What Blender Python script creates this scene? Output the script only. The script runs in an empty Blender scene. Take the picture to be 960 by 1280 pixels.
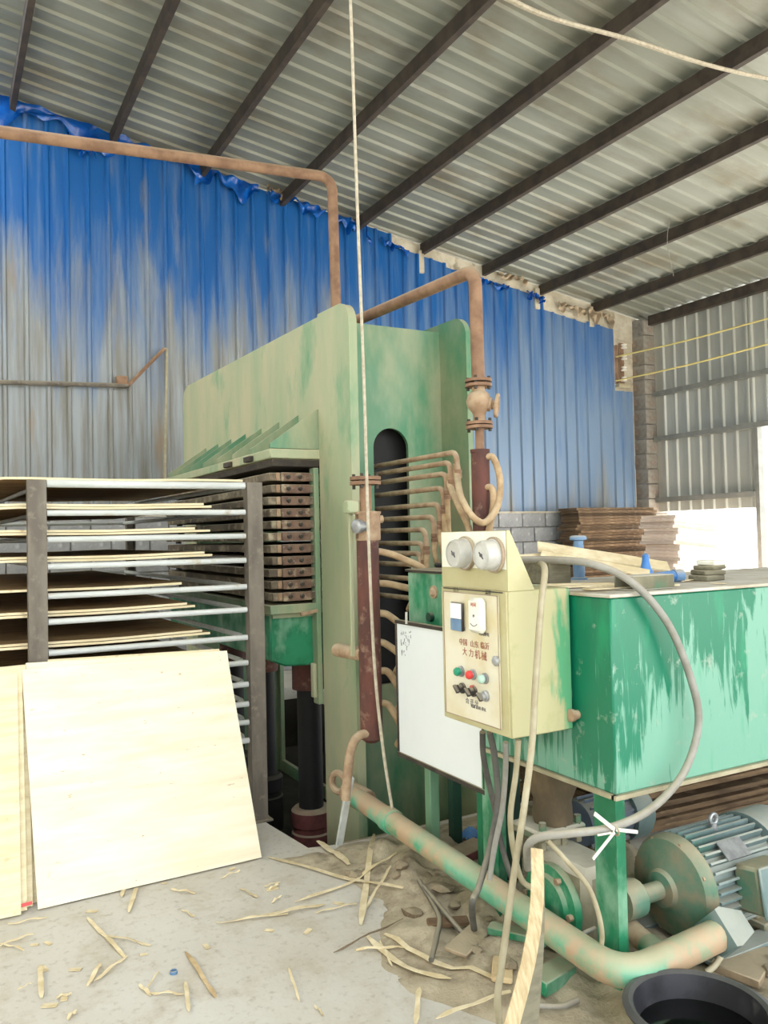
import bpy, bmesh, math, random
from mathutils import Vector, Matrix
from mathutils.geometry import tessellate_polygon
random.seed(7)
SC = bpy.context.scene
COL = SC.collection
# ---------------------------------------------------------------- camera
H = 1.55
F, YAW, PITCH, ROLL = 1024.6, 0.50004, 0.026815, -0.022288
cy, sy, cp, sp = math.cos(YAW), math.sin(YAW), math.cos(PITCH), math.sin(PITCH)
FW = Vector((sy*cp, cy*cp, sp)); RT = Vector((cy, -sy, 0)); UP = RT.cross(FW)
R2 = RT*math.cos(ROLL) + UP*math.sin(ROLL); U2 = -RT*math.sin(ROLL) + UP*math.cos(ROLL)
CAM = Vector((0, 0, H))
cam = bpy.data.cameras.new('camera'); camo = bpy.data.objects.new('camera', cam); COL.objects.link(camo)
cam.sensor_fit = 'VERTICAL'; cam.sensor_height = 24; cam.lens = F/1280*24; cam.clip_end = 300; cam.clip_start = .02
camo.matrix_world = Matrix(((R2.x, U2.x, -FW.x, 0), (R2.y, U2.y, -FW.y, 0), (R2.z, U2.z, -FW.z, H), (0, 0, 0, 1)))
SC.camera = camo
def ray(x, y): return FW + R2*((x-480)/F) - U2*((y-640)/F)
def PX(x, y, X): d = ray(x, y); return CAM + d*(X/d.x)
def PY(x, y, Y): d = ray(x, y); return CAM + d*(Y/d.y)
def PZ(x, y, Z=0.0): d = ray(x, y); return CAM + d*((Z-H)/d.z)
# ---------------------------------------------------------------- world, exposure
W = bpy.data.worlds.new('overcast_sky'); SC.world = W; W.use_nodes = True
bgn = W.node_tree.nodes['Background']; bgn.inputs[0].default_value = (.93, .97, 1, 1); bgn.inputs[1].default_value = 1.0
SC.view_settings.view_transform = 'Standard'; SC.view_settings.look = 'None'
SC.view_settings.gamma = 1; SC.view_settings.use_curve_mapping = False
SC.view_settings.exposure = 2.15
SUN = bpy.data.lights.new('sun', 'SUN'); SUN.energy = 10.0; SUN.angle = .02; SUN.color = (1, .97, .92)
suno = bpy.data.objects.new('sun', SUN); COL.objects.link(suno); suno.location = (20, -4, 20)
suno.rotation_euler = Vector((-.68, -.3, -.66)).to_track_quat('-Z', 'Y').to_euler()

# ---------------------------------------------------------------- materials
def lin(c):
    return tuple(((x/255)/12.92 if x/255 <= .04045 else ((x/255+.055)/1.055)**2.4) for x in c) + (1,)
MATS = {}
class NT:
    def __init__(s, name, rough=.6, metal=0):
        m = bpy.data.materials.new(name); m.use_nodes = True; s.m = m; s.t = m.node_tree; s.n = s.t.nodes; s.l = s.t.links
        s.b = s.n['Principled BSDF']; s.b.inputs['Roughness'].default_value = rough; s.b.inputs['Metallic'].default_value = metal
        s.co = s.n.new('ShaderNodeTexCoord'); MATS[name] = m
    def coords(s, scale=(1, 1, 1), src='Object'):
        mp = s.n.new('ShaderNodeMapping'); mp.inputs['Scale'].default_value = scale
        s.l.new(s.co.outputs[src], mp.inputs[0]); return mp.outputs[0]
    def noise(s, scale, stretch=(1, 1, 1), detail=5, rough=.6, dist=0):
        n = s.n.new('ShaderNodeTexNoise'); n.inputs['Scale'].default_value = scale; n.inputs['Detail'].default_value = detail
        n.inputs['Roughness'].default_value = rough; n.inputs['Distortion'].default_value = dist
        s.l.new(s.coords(stretch), n.inputs['Vector']); return n.outputs[0]
    def ramp(s, v, lo, hi, a=0, b=1):
        n = s.n.new('ShaderNodeMapRange'); n.inputs[1].default_value = lo; n.inputs[2].default_value = hi
        n.inputs[3].default_value = a; n.inputs[4].default_value = b; s.l.new(v, n.inputs[0]); return n.outputs[0]
    def math(s, op, a, b):
        n = s.n.new('ShaderNodeMath'); n.operation = op
        for i, x in enumerate((a, b)):
            if isinstance(x, (int, float)): n.inputs[i].default_value = x
            else: s.l.new(x, n.inputs[i])
        return n.outputs[0]
    def sep(s, v):
        n = s.n.new('ShaderNodeSeparateXYZ'); s.l.new(v, n.inputs[0]); return n.outputs
    def mix(s, fac, a, b, mode='MIX'):
        n = s.n.new('ShaderNodeMix'); n.data_type = 'RGBA'; n.blend_type = mode
        for k, x in ((0, fac), (6, a), (7, b)):
            if isinstance(x, (int, float)): n.inputs[k].default_value = x
            elif isinstance(x, tuple): n.inputs[k].default_value = x
            else: s.l.new(x, n.inputs[k])
        return n.outputs[2]
    def color(s, c): s.l.new(c, s.b.inputs['Base Color']) if not isinstance(c, tuple) else setattr(s.b.inputs['Base Color'], 'default_value', c)
    def bump(s, h, strength=.2, dist=.01):
        n = s.n.new('ShaderNodeBump'); n.inputs['Strength'].default_value = strength; n.inputs['Distance'].default_value = dist
        s.l.new(h, n.inputs['Height']); s.l.new(n.outputs[0], s.b.inputs['Normal'])
    def geo_up(s):
        g = s.n.new('ShaderNodeNewGeometry'); return s.sep(g.outputs['Normal'])[2]
    def rnd(s):
        o = s.n.new('ShaderNodeObjectInfo'); return o.outputs['Random']
def mat(name, c1, c2=None, scale=6, lo=.4, hi=.6, st=(1, 1, 1), c3=None, s3=4, lo3=.55, hi3=.68, st3=(1, 1, 1),
        dust=0, dustc=(190, 178, 150), rough=.6, metal=0, bump=.12, bs=40, rnd=0):
    N = NT(name, rough, metal)
    c = lin(c1)
    if c2: c = N.mix(N.ramp(N.noise(scale, st), lo, hi), c, lin(c2))
    if c3: c = N.mix(N.ramp(N.noise(s3, st3, 6), lo3, hi3), c, lin(c3))
    if dust:
        d = N.math('MULTIPLY', N.ramp(N.geo_up(), .15, .8), N.ramp(N.noise(9), .25, .6, dust*.6, dust))
        c = N.mix(d, c, lin(dustc))
    if rnd:
        r = N.ramp(N.rnd(), 0, 1, 1-rnd, 1+rnd)
        cb = N.n.new('ShaderNodeCombineColor')
        for i in range(3): N.l.new(r, cb.inputs[i])
        c = N.mix(1.0, c, cb.outputs[0], 'MULTIPLY')
    N.color(c)
    if bump: N.bump(N.noise(bs, (1, 1, 1), 4), bump, .006)
    return N.m
def g(name): return MATS[name]
mat('rust_pipe', (122, 92, 70), (150, 118, 92), 7, dust=.7, dustc=(176, 156, 128), rough=.75)
mat('rust_red', (104, 62, 52), (80, 52, 46), 9, st=(1, 1, .4), c3=(140, 110, 92), s3=12, dust=.8, rough=.8)
mat('dusty_tan', (176, 152, 124), (150, 122, 96), 14, dust=.5, rough=.85)
mat('hose_tan', (186, 160, 124), (160, 132, 98), 16, dust=.5, dustc=(205, 190, 160), rough=.8)
mat('press_green', (104, 142, 112), (70, 128, 92), 2.2, .42, .62, (1, 1, .5), c3=(168, 164, 132), s3=2.6, lo3=.42, hi3=.7, st3=(1, .6, .35), dust=.6, rough=.55)
mat('press_pale', (176, 174, 142), (150, 164, 130), 3, .4, .65, (1, 1, .3), c3=(100, 148, 112), s3=2.4, lo3=.56, hi3=.7, st3=(1, 1, .5), dust=.5, rough=.6)
mat('green_paint', (38, 132, 92), (20, 108, 72), 5, c3=(130, 172, 144), s3=6, lo3=.46, hi3=.66, st3=(1, 1, .6), dust=.75, dustc=(180, 172, 146), rough=.5)
mat('green_pipe', (110, 176, 146), (60, 150, 112), 4, c3=(178, 152, 122), s3=5, lo3=.44, hi3=.56, dust=.75, dustc=(196, 176, 146), rough=.6)
mat('dark_green', (14, 66, 46), (10, 50, 36), 5, dust=.3, rough=.6)
mat('platen_steel', (126, 112, 90), (92, 80, 64), 10, st=(1, .3, 1), c3=(170, 158, 130), s3=9, lo3=.5, hi3=.66, dust=.5, rough=.7, rnd=.12)
mat('platen_block', (122, 96, 78), (96, 72, 60), 18, c3=(165, 150, 124), s3=15, dust=.4, rough=.7)
mat('dark_iron', (52, 46, 40), (70, 62, 52), 12, dust=.6, rough=.8)
mat('black_iron_shade', (10, 10, 9), (16, 15, 14), 12, dust=.1, rough=.7)  # black iron; also paints the shade in the window and the pit
mat('post_steel', (124, 116, 104), (102, 94, 84), 8, st=(1, 1, .3), c3=(130, 122, 108), s3=20, dust=.4, rough=.7)
mat('rail_tube', (206, 210, 208), (190, 194, 190), 8, st=(.3, 1, 1), c3=(176, 164, 140), s3=8, lo3=.6, hi3=.72, dust=.4, dustc=(222, 218, 204), rough=.4)
mat('ply_top_shade', (168, 138, 92), (140, 112, 72), 2, st=(1, 6, 6), c3=(188, 160, 112), s3=4, st3=(1, 5, 5), rough=.75, rnd=.15)  # old plywood brown, with the shelf shade put into the top colour
mat('tank_lid', (200, 196, 184), (184, 176, 158), 6, c3=(168, 152, 126), s3=5, rough=.8)
mat('red_oxide', (124, 70, 66), (100, 56, 54), 8, dust=.8, rough=.8)
mat('chrome', (190, 190, 192), rough=.25, metal=1, bump=0)
mat('silver', (176, 178, 180), (150, 152, 154), 20, rough=.4, metal=.6, bump=0)
mat('galvanised', (148, 150, 140), (132, 134, 122), 1.2, st=(.2, 2, 1), c3=(118, 110, 92), s3=1.6, lo3=.5, hi3=.72, st3=(.6, 1, 1), rough=.5, metal=.15, bump=.05, rnd=.06)
mat('galv_wall', (184, 184, 174), (168, 168, 158), 1.5, st=(1, 2, .15), c3=(172, 172, 164), s3=3, st3=(1, 3, .2), rough=.45, metal=.2, bump=.05, rnd=.05)
mat('purlin_iron', (72, 62, 52), (54, 46, 40), 6, rough=.75, dust=.2)
mat('girt_iron', (130, 130, 124), (116, 116, 110), 6, rough=.6)
mat('plaster', (206, 198, 180), (184, 174, 152), 4, c3=(150, 138, 118), s3=6, bump=.6, bs=14, rough=.9)
mat('block_grey', (166, 166, 166), (150, 150, 150), 6, c3=(184, 184, 184), s3=15, bump=.5, bs=60, rough=.9, rnd=.08)
mat('mortar', (140, 138, 134), (118, 114, 108), 10, bump=.5, rough=.95)
mat('block_pillar', (150, 144, 134), (126, 118, 108), 5, c3=(168, 140, 124), s3=4, bump=.4, rough=.9, rnd=.12)
mat('veneer', (236, 224, 188), (222, 206, 164), 3, st=(1, 9, 9), c3=(206, 184, 138), s3=20, lo3=.62, hi3=.75, rough=.7, bump=.08, rnd=.06)
mat('veneer_edge', (214, 190, 148), (180, 152, 112), 6, st=(1, 1, 12), rough=.8, rnd=.15)
mat('veneer_brown', (122, 98, 72), (92, 72, 52), 5, st=(1, 1, 8), c3=(150, 126, 96), s3=9, st3=(1, 1, 6), rough=.85, rnd=.28)
mat('veneer_pink_glare', (226, 208, 192), (206, 182, 164), 5, st=(1, 1, 8), c3=(228, 214, 200), s3=9, rough=.85, rnd=.16)  # overexposed door light put into the pale colour
mat('strip', (228, 214, 180), (206, 188, 148), 12, rough=.8, bump=.05, rnd=.1)
mat('strip_tan', (206, 188, 150), (182, 160, 120), 10, st=(6, 6, 1), rough=.8, bump=.05)
mat('strip_dark', (120, 104, 84), (100, 86, 68), 12, rough=.85, bump=.05, rnd=.1)
mat('box_cream', (190, 184, 144), (180, 172, 128), 4, c3=(176, 164, 110), s3=5, lo3=.55, hi3=.75, dust=.6, dustc=(190, 160, 126), rough=.5, bump=.03)
mat('panel_white', (222, 216, 196), (212, 202, 170), 5, c3=(206, 190, 140), s3=5, lo3=.58, hi3=.75, rough=.4, bump=0)
mat('white_paint', (236, 236, 226), (228, 226, 208), 6, rough=.4, bump=0)
mat('board_white', (236, 242, 244), (232, 238, 242), 2, rough=.25, bump=0)
mat('gauge_face', (196, 196, 190), (178, 176, 168), 14, dust=.3, rough=.3)
mat('gauge_ring', (150, 128, 104), (176, 160, 136), 10, dust=.6, rough=.5, metal=.2)
mat('ink', (96, 92, 96), rough=.7, bump=0)
mat('ink_dark', (60, 56, 48), rough=.7, bump=0)
mat('ink_red', (190, 96, 84), rough=.6, bump=0)
mat('ink_brown', (160, 92, 74), rough=.6, bump=0)
mat('button_green', (24, 140, 104), rough=.35, bump=0)
mat('button_red', (214, 60, 56), rough=.35, bump=0)
mat('button_pale', (172, 204, 188), rough=.35, bump=0)
mat('plastic_black', (40, 38, 38), (54, 50, 48), 10, dust=.5, rough=.5, bump=0)
mat('rubber', (34, 34, 38), (54, 54, 60), 8, c3=(110, 108, 108), s3=5, lo3=.6, hi3=.75, dust=.35, dustc=(120, 118, 112), rough=.45)
mat('oil', (4, 4, 5), rough=.08, bump=0)
mat('blue_plastic', (40, 118, 190), (30, 100, 170), 8, dust=.4, dustc=(150, 170, 180), rough=.4)
mat('blue_dusty', (110, 140, 170), (90, 124, 160), 8, dust=.6, rough=.6)
mat('grey_wood', (120, 116, 96), (98, 94, 76), 8, st=(1, 5, 5), dust=.3, rough=.85)
mat('motor_grey', (122, 140, 140), (100, 122, 120), 5, c3=(70, 128, 106), s3=4, lo3=.55, hi3=.7, dust=.75, dustc=(186, 184, 170), rough=.55)
mat('motor_green', (64, 112, 88), (88, 124, 104), 5, c3=(132, 122, 98), s3=6, lo3=.45, hi3=.62, dust=.6, rough=.65)
mat('motor_blue', (86, 100, 122), (100, 112, 130), 6, dust=.5, rough=.6)
mat('pump_dusty', (134, 128, 106), (106, 104, 84), 8, c3=(60, 120, 90), s3=6, lo3=.58, hi3=.68, dust=.9, dustc=(204, 198, 182), rough=.85)
mat('pump_brown', (112, 96, 72), (88, 76, 58), 8, st=(1, 1, .5), dust=.8, dustc=(190, 180, 160), rough=.9)
mat('cable_grey', (150, 148, 140), (134, 130, 120), 12, dust=.4, rough=.6, bump=0)
mat('cable_dark', (96, 94, 88), (76, 74, 70), 12, dust=.5, rough=.65, bump=0)
mat('cable_cream', (174, 165, 138), (158, 148, 120), 12, dust=.3, rough=.6, bump=0)
mat('rope', (190, 180, 160), (170, 160, 140), 40, rough=.9)
mat('wire_yellow', (206, 190, 120), rough=.6, bump=0)
mat('porcelain', (232, 226, 214), rough=.3, bump=0)
mat('tie_white', (206, 202, 190), rough=.5, bump=0)
mat('film_blue', (16, 92, 178), (8, 70, 150), 5, rough=.22, bump=.5, bs=18)
mat('film_tan', (176, 158, 132), (150, 132, 108), 6, rough=.6, bump=.4, bs=20)
mat('dirt', (182, 170, 146), (160, 148, 124), 5, c3=(128, 116, 96), s3=8, lo3=.5, hi3=.68, rough=.95, bump=1, bs=50)
mat('ground_out', (205, 203, 198), (190, 188, 182), 1, rough=.9)
mat('apron', (128, 122, 110), (110, 104, 92), 1, rough=.95)
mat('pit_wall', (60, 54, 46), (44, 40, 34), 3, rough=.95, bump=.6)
mat('rubble', (150, 132, 106), (116, 100, 80), 9, dust=.5, rough=.95, bump=.6)
# floor: dusty concrete
N = NT('floor_concrete', .85)
c = N.mix(N.ramp(N.noise(1.1, detail=8), .35, .68), lin((204, 201, 193)), lin((190, 184, 171)))
c = N.mix(N.ramp(N.noise(4.5, detail=8, rough=.7), .5, .72), c, lin((178, 168, 148)))
c = N.mix(N.ramp(N.noise(30, detail=4), .55, .75, 0, .5), c, lin((140, 128, 108)))
N.color(c); N.bump(N.noise(45, detail=6), .25, .006)
# blue film over grey sheet
N = NT('wall_sheet', .36, .1)
p = N.sep(N.co.outputs['Object'])
st1 = N.noise(1.0, (3.2, 1, .38), 6, .65, .4); st2 = N.noise(1.0, (14, 1, .5), 4)
h = N.ramp(p[2], 1.8, 5.2, -.36, .22)
xr = N.ramp(p[0], 3.6, 6.2, 0, .38)
s = N.math('ADD', N.math('ADD', st1, h), N.math('ADD', xr, N.math('MULTIPLY', N.math('SUBTRACT', st2, .5), .25)))
m1 = N.ramp(s, .40, .62)
dust = N.ramp(N.math('ADD', N.noise(1.0, (7, 1, .6), 5), N.math('ADD', N.ramp(p[2], 1.8, 5.2, .30, -.22), N.ramp(p[0], 4.5, 8, 0, .1))), .3, .7)
blue = N.mix(dust, lin((22, 92, 160)), lin((118, 140, 166)))
grey = N.mix(N.ramp(N.noise(2.0, (6, 1, .4), 5), .4, .62), lin((150, 156, 158)), lin((128, 126, 118)))
grey = N.mix(N.ramp(N.noise(1.3, (3, 1, .5), 5), .6, .72), grey, lin((150, 128, 104)))
N.color(N.mix(m1, grey, blue)); N.bump(N.noise(9, (3, 1, .6), 5), .12, .01)
# tank: peeled green drips
N = NT('tank_green', .35)
d1 = N.noise(1.0, (24, 24, 2.6), 6, .65, 1.0); d2 = N.noise(2.2, (1, 1, .8), 4)
z = N.sep(N.co.outputs['Object'])
s = N.math('ADD', N.math('MULTIPLY', d1, .62), N.math('ADD', N.math('MULTIPLY', d2, .55), N.ramp(z[2], 0, .62, -.12, .09)))
s = N.math('ADD', s, N.ramp(z[0], -1.1, -.2, .10, -.06))
c = N.mix(N.ramp(s, .55, .60), lin((114, 166, 144)), lin((18, 116, 86)))
c = N.mix(N.ramp(N.noise(6, (2, 2, .4), 5), .55, .75, 0, .8), c, lin((20, 150, 104)))
c = N.mix(N.ramp(N.noise(14), .62, .74), c, lin((150, 168, 150)))
N.color(c); N.bump(N.noise(30, (1, 1, .4)), .08)
# leaning plywood face
N = NT('plywood_face', .6)
c = N.mix(N.ramp(N.noise(2.0, (1.2, 8, 8), 6, .6, .3), .35, .7), lin((242, 234, 212)), lin((232, 218, 186)))
c = N.mix(N.ramp(N.noise(22, (1, 2.2, 2.2), 3), .68, .76), c, lin((186, 160, 118)))
N.color(c); N.bump(N.noise(12, (1, 6, 6)), .06)
# control box side: cream peeling to green
N = NT('box_side', .5)
p = N.sep(N.co.outputs['Object'])
s = N.math('ADD', N.noise(5, (2, 1, .5), 5), N.ramp(p[0], -.05, .14, -.3, .14))
c = N.mix(N.ramp(s, .5, .6), lin((182, 176, 134)), lin((88, 158, 114)))
c = N.mix(N.ramp(N.noise(9), .56, .7, 0, .7), c, lin((164, 162, 114)))
N.color(c)

# ---------------------------------------------------------------- geometry helpers
def frame(d):
    d = d.normalized(); a = Vector((0, 0, 1)) if abs(d.z) < .95 else Vector((1, 0, 0))
    x = d.cross(a).normalized(); return x, d.cross(x).normalized()
class G:
    def __init__(s): s.v = []; s.f = []
    def add(s, vs, fs):
        o = len(s.v); s.v += [Vector(v) for v in vs]; s.f += [tuple(i+o for i in f) for f in fs]; return s
    def bx(s, x0, x1, y0, y1, z0, z1, M=None):
        vs = [Vector((x, y, z)) for z in (z0, z1) for x, y in ((x0, y0), (x1, y0), (x1, y1), (x0, y1))]
        if M: vs = [M @ v for v in vs]
        return s.add(vs, [(0, 3, 2, 1), (4, 5, 6, 7), (0, 1, 5, 4), (1, 2, 6, 5), (2, 3, 7, 6), (3, 0, 4, 7)])
    def bar(s, a, b, w, h, up=(0, 0, 1)):       # rectangular bar from a to b
        a, b = Vector(a), Vector(b); d = (b-a).normalized(); u = Vector(up); x = d.cross(u)
        if x.length < 1e-4: x = d.cross(Vector((1, 0, 0)))
        x.normalize(); u = x.cross(d).normalized()
        vs = [p + x*w*i/2 + u*h*j/2 for p in (a, b) for i, j in ((-1, -1), (1, -1), (1, 1), (-1, 1))]
        return s.add(vs, [(0, 3, 2, 1), (4, 5, 6, 7), (0, 1, 5, 4), (1, 2, 6, 5), (2, 3, 7, 6), (3, 0, 4, 7)])
    def tube(s, pts, r, n=10, caps=True):
        pts = [Vector(p) for p in pts]; rs = r if isinstance(r, (list, tuple)) else [r]*len(pts)
        o = len(s.v); x = None
        for i, p in enumerate(pts):
            d = (pts[min(i+1, len(pts)-1)] - pts[max(i-1, 0)])
            if d.length < 1e-9: d = Vector((0, 0, 1))
            d.normalize()
            if x is None: x, y = frame(d)
            else:
                x = x - d*x.dot(d)
                x = x.normalized() if x.length > 1e-6 else frame(d)[0]
                y = d.cross(x)
            for k in range(n):
                a = 2*math.pi*k/n; s.v.append(p + (x*math.cos(a) + y*math.sin(a))*rs[i])
        for i in range(len(pts)-1):
            for k in range(n):
                k2 = (k+1) % n; s.f.append((o+i*n+k, o+i*n+k2, o+(i+1)*n+k2, o+(i+1)*n+k))
        if caps:
            s.f.append(tuple(o+k for k in reversed(range(n)))); s.f.append(tuple(o+(len(pts)-1)*n+k for k in range(n)))
        return s
    def cyl(s, a, b, r, r2=None, n=16): return s.tube([a, b], [r, r if r2 is None else r2], n)
    def lathe(s, base, axis, prof, n=24):       # prof: (radius, height) list
        ax = Vector(axis).normalized(); base = Vector(base); x, y = frame(ax); o = len(s.v)
        for r, h in prof:
            for k in range(n):
                a = 2*math.pi*k/n; s.v.append(base + ax*h + (x*math.cos(a) + y*math.sin(a))*max(r, 1e-5))
        for i in range(len(prof)-1):
            for k in range(n):
                k2 = (k+1) % n; s.f.append((o+i*n+k, o+i*n+k2, o+(i+1)*n+k2, o+(i+1)*n+k))
        s.f.append(tuple(o+k for k in reversed(range(n)))); s.f.append(tuple(o+(len(prof)-1)*n+k for k in range(n)))
        return s
    def torus(s, c, axis, R, r, n=24, m=8):
        x, y = frame(Vector(axis)); c = Vector(c)
        pts = [c + (x*math.cos(2*math.pi*k/n) + y*math.sin(2*math.pi*k/n))*R for k in range(n+1)]
        return s.tube(pts, r, m, caps=False)
    def prism(s, outer, holes, fn, t0, t1):     # fn(u, v, t) -> point
        loops = [outer] + holes; o = len(s.v); flat = [p for L in loops for p in L]; n = len(flat)
        tris = tessellate_polygon([[Vector((u, v, 0)) for u, v in L] for L in loops])
        for t in (t0, t1): s.v += [Vector(fn(u, v, t)) for u, v in flat]
        for a, b, c_ in tris: s.f.append((o+a, o+b, o+c_)); s.f.append((o+n+c_, o+n+b, o+n+a))
        k = 0
        for L in loops:
            m = len(L)
            for i in range(m): s.f.append((o+k+i, o+k+(i+1) % m, o+n+k+(i+1) % m, o+n+k+i))
            k += m
        return s
    def grid(s, fn, nu, nv):
        o = len(s.v)
        for j in range(nv+1):
            for i in range(nu+1): s.v.append(Vector(fn(i/nu, j/nv)))
        for j in range(nv):
            for i in range(nu):
                a = o+j*(nu+1)+i; s.f.append((a, a+1, a+nu+2, a+nu+1))
        return s
    def mesh(s, name, m, off=Vector((0, 0, 0)), bevel=0, angle=38, solid=0):
        me = bpy.data.meshes.new(name); me.from_pydata([v-off for v in s.v], [], s.f)
        bm = bmesh.new(); bm.from_mesh(me); bmesh.ops.recalc_face_normals(bm, faces=bm.faces)
        if solid: bmesh.ops.solidify(bm, geom=list(bm.faces), thickness=solid)
        if bevel:
            es = [e for e in bm.edges if len(e.link_faces) == 2 and e.calc_face_angle(0) > .6]
            bmesh.ops.bevel(bm, geom=es, offset=bevel, segments=1, affect='EDGES', clamp_overlap=True)
        bm.to_mesh(me); bm.free()
        for p in me.polygons: p.use_smooth = True
        try: me.set_sharp_from_angle(angle=math.radians(angle))
        except Exception: pass
        me.materials.append(g(m)); return me
OFF = {}
def new(name, data, parent=None, loc=None):
    o = bpy.data.objects.new(name, data); COL.objects.link(o)
    if parent is not None: o.parent = parent; OFF[o] = OFF[parent]
    if loc is not None: o.location = loc
    return o
def tag(o, label=None, cat=None, group=None, kind=None):
    if label: o['label'] = label
    if cat: o['category'] = cat
    if group: o['group'] = group
    if kind: o['kind'] = kind
    return o
def thing(name, label, cat, loc, group=None, kind=None):
    o = new(name, None, None, Vector(loc)); o.empty_display_size = .1; OFF[o] = Vector(loc); return tag(o, label, cat, group, kind)
def struct(name, loc=(0, 0, 0)):
    o = new(name, None, None, Vector(loc)); OFF[o] = Vector(loc); o['kind'] = 'structure'; return o
def part(gm, name, m, parent, bevel=0, label=None, kind=None, **k):
    o = new(name, gm.mesh(name, m, OFF[parent], bevel, **k), parent); return tag(o, label, None, None, kind)
def solo(gm, name, m, label, cat, group=None, kind=None, bevel=0, **k):
    xs = [v.x for v in gm.v]; ys = [v.y for v in gm.v]; zs = [v.z for v in gm.v]
    off = Vector(((min(xs)+max(xs))/2, (min(ys)+max(ys))/2, min(zs)))
    o = new(name, gm.mesh(name, m, off, bevel, **k), None, off); OFF[o] = off; return tag(o, label, cat, group, kind)
def sm(pts, n=6):       # Catmull-Rom
    pts = [Vector(p) for p in pts]; P = [pts[0]*2-pts[1]] + pts + [pts[-1]*2-pts[-2]]; out = []
    for i in range(1, len(P)-2):
        a, b, c_, d = P[i-1:i+3]
        for k in range(n):
            t = k/n; out.append(.5*((2*b) + (c_-a)*t + (2*a-5*b+4*c_-d)*t*t + (3*b-a-3*c_+d)*t**3))
    return out + [pts[-1]]
def elbow(pts, R, n=6):  # polyline with rounded corners
    pts = [Vector(p) for p in pts]; out = [pts[0]]
    for a, b, c_ in zip(pts, pts[1:], pts[2:]):
        r = min(R, (a-b).length*.49, (c_-b).length*.49); p = b+(a-b).normalized()*r; q = b+(c_-b).normalized()*r
        for k in range(n+1): t = k/n; out.append(p*(1-t)**2 + b*2*t*(1-t) + q*t*t)
    return out + [pts[-1]]
def arc(cx, cz, r, a0, a1, n=8): return [(cx+r*math.cos(math.radians(a0+(a1-a0)*k/n)), cz+r*math.sin(math.radians(a0+(a1-a0)*k/n))) for k in range(n+1)]
def text(body, size, org, xd, ud, m, parent, name):
    cu = bpy.data.curves.new('t', 'FONT'); cu.body = body; cu.size = size; cu.align_x = 'CENTER'; cu.align_y = 'CENTER'; cu.extrude = .0004
    to = bpy.data.objects.new('t', cu); COL.objects.link(to); dg = bpy.context.evaluated_depsgraph_get()
    me = bpy.data.meshes.new_from_object(to.evaluated_get(dg)); bpy.data.objects.remove(to)
    xd, ud = Vector(xd), Vector(ud); n = xd.cross(ud)
    for v in me.vertices: v.co = Vector(org) - OFF[parent] + xd*v.co.x + ud*v.co.y + n*v.co.z
    me.materials.clear(); me.materials.append(g(m)); return new(name, me, parent)

# ================================================================ SETTING
roofz = lambda X: 6.04 - .1503*(X-.70)
YW, XW = 9.0, 9.44
PIT = (1.56, 3.35, 3.79, 7.9)
fl = struct('floor')
gm = G(); x0, x1, y0, y1 = PIT
gm.prism([(-9, -9), (9.5, -9), (9.5, 9.2), (-9, 9.2)], [[(x0, 4.25), (x0+.05, 3.81), (x0+.25, 3.76), (x1, y0), (x1, y1), (x0, y1)]], lambda u, v, t: (u, v, t), -.12, 0)
part(gm, 'floor_slab', 'floor_concrete', fl)
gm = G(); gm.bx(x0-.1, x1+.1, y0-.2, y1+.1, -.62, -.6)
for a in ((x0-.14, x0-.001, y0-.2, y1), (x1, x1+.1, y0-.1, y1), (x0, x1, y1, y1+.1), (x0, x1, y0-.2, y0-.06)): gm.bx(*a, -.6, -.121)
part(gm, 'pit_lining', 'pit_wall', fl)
go = G(); go.bx(-60, 70, -60, 70, -.75, -.64); tag(solo(go, 'ground', 'ground_out', None, None, kind='structure'))
gy = G(); gy.bx(9.6, 60, -30, 40, -.3, -.04); solo(gy, 'ground_yard', 'ground_out', None, None, kind='structure')
gy = G(); gy.bx(-60, 9.49, -40, -9.01, -.3, -.04); solo(gy, 'ground_apron', 'apron', None, None, kind='structure')  # unseen ground out front, kept dark to cut bounce onto the ceiling

def corr(width, pitch=.205, rib=.06, hgt=.026):     # profile (u, height) of a trapezoid sheet
    pr = []; n = max(1, round(width/pitch)); pw = width/n
    for i in range(n):
        u = i*pw; pr += [(u, 0), (u+pw-rib, 0), (u+pw-rib*.72, hgt), (u+pw-rib*.28, hgt)]
        pr.insert(len(pr)-2, (u+pw-rib, 0)) if False else None
    return pr + [(width, 0)]
def sheet(fn, width, ends, n=1):  # fn(u, h, w): w in 0..1 along the length
    gm = G(); pr = corr(width)
    for k in range(n+1):
        for u, h in pr: gm.v.append(Vector(fn(u, h, k/n)))
    m = len(pr)
    for k in range(n):
        for i in range(m-1): gm.f.append((k*m+i, k*m+i+1, (k+1)*m+i+1, (k+1)*m+i))
    return gm
# --- roof
ce = struct('ceiling'); XR0 = .44
yy = 9.15
while yy > -3.4:
    part(sheet(lambda u, h, w, yy=yy: (XR0+(9.75-XR0)*w, yy-u, roofz(XR0+(9.75-XR0)*w)+.012-h*.9+.004*math.sin(yy*7)), .86, None), .86 and 'roof_sheet', 'galvanised', ce, solid=.002); yy -= .84
def purlin(X, z, a=9.0, b=-3.2):
    gm = G(); w, hh, t = .055, .13, .006
    gm.bx(X-w/2, X+w/2, b, a, z-t, z); gm.bx(X-w/2, X-w/2+t, b, a, z-hh, z-t); gm.bx(X-w/2, X+w/2, b, a, z-hh-t, z-hh); gm.bx(X+w/2-t, X+w/2, b, a, z-hh, z-hh+.025)
    return gm
for i in range(9):
    X = .70+.971*i; part(purlin(X, roofz(X)-.015), 'purlin', 'purlin_iron', ce)
gm = G(); gm.bx(9.34, 9.42, -3.2, 8.75, roofz(9.4)-.16, roofz(9.4)-.02); part(gm, 'eave_beam', 'purlin_iron', ce)
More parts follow.
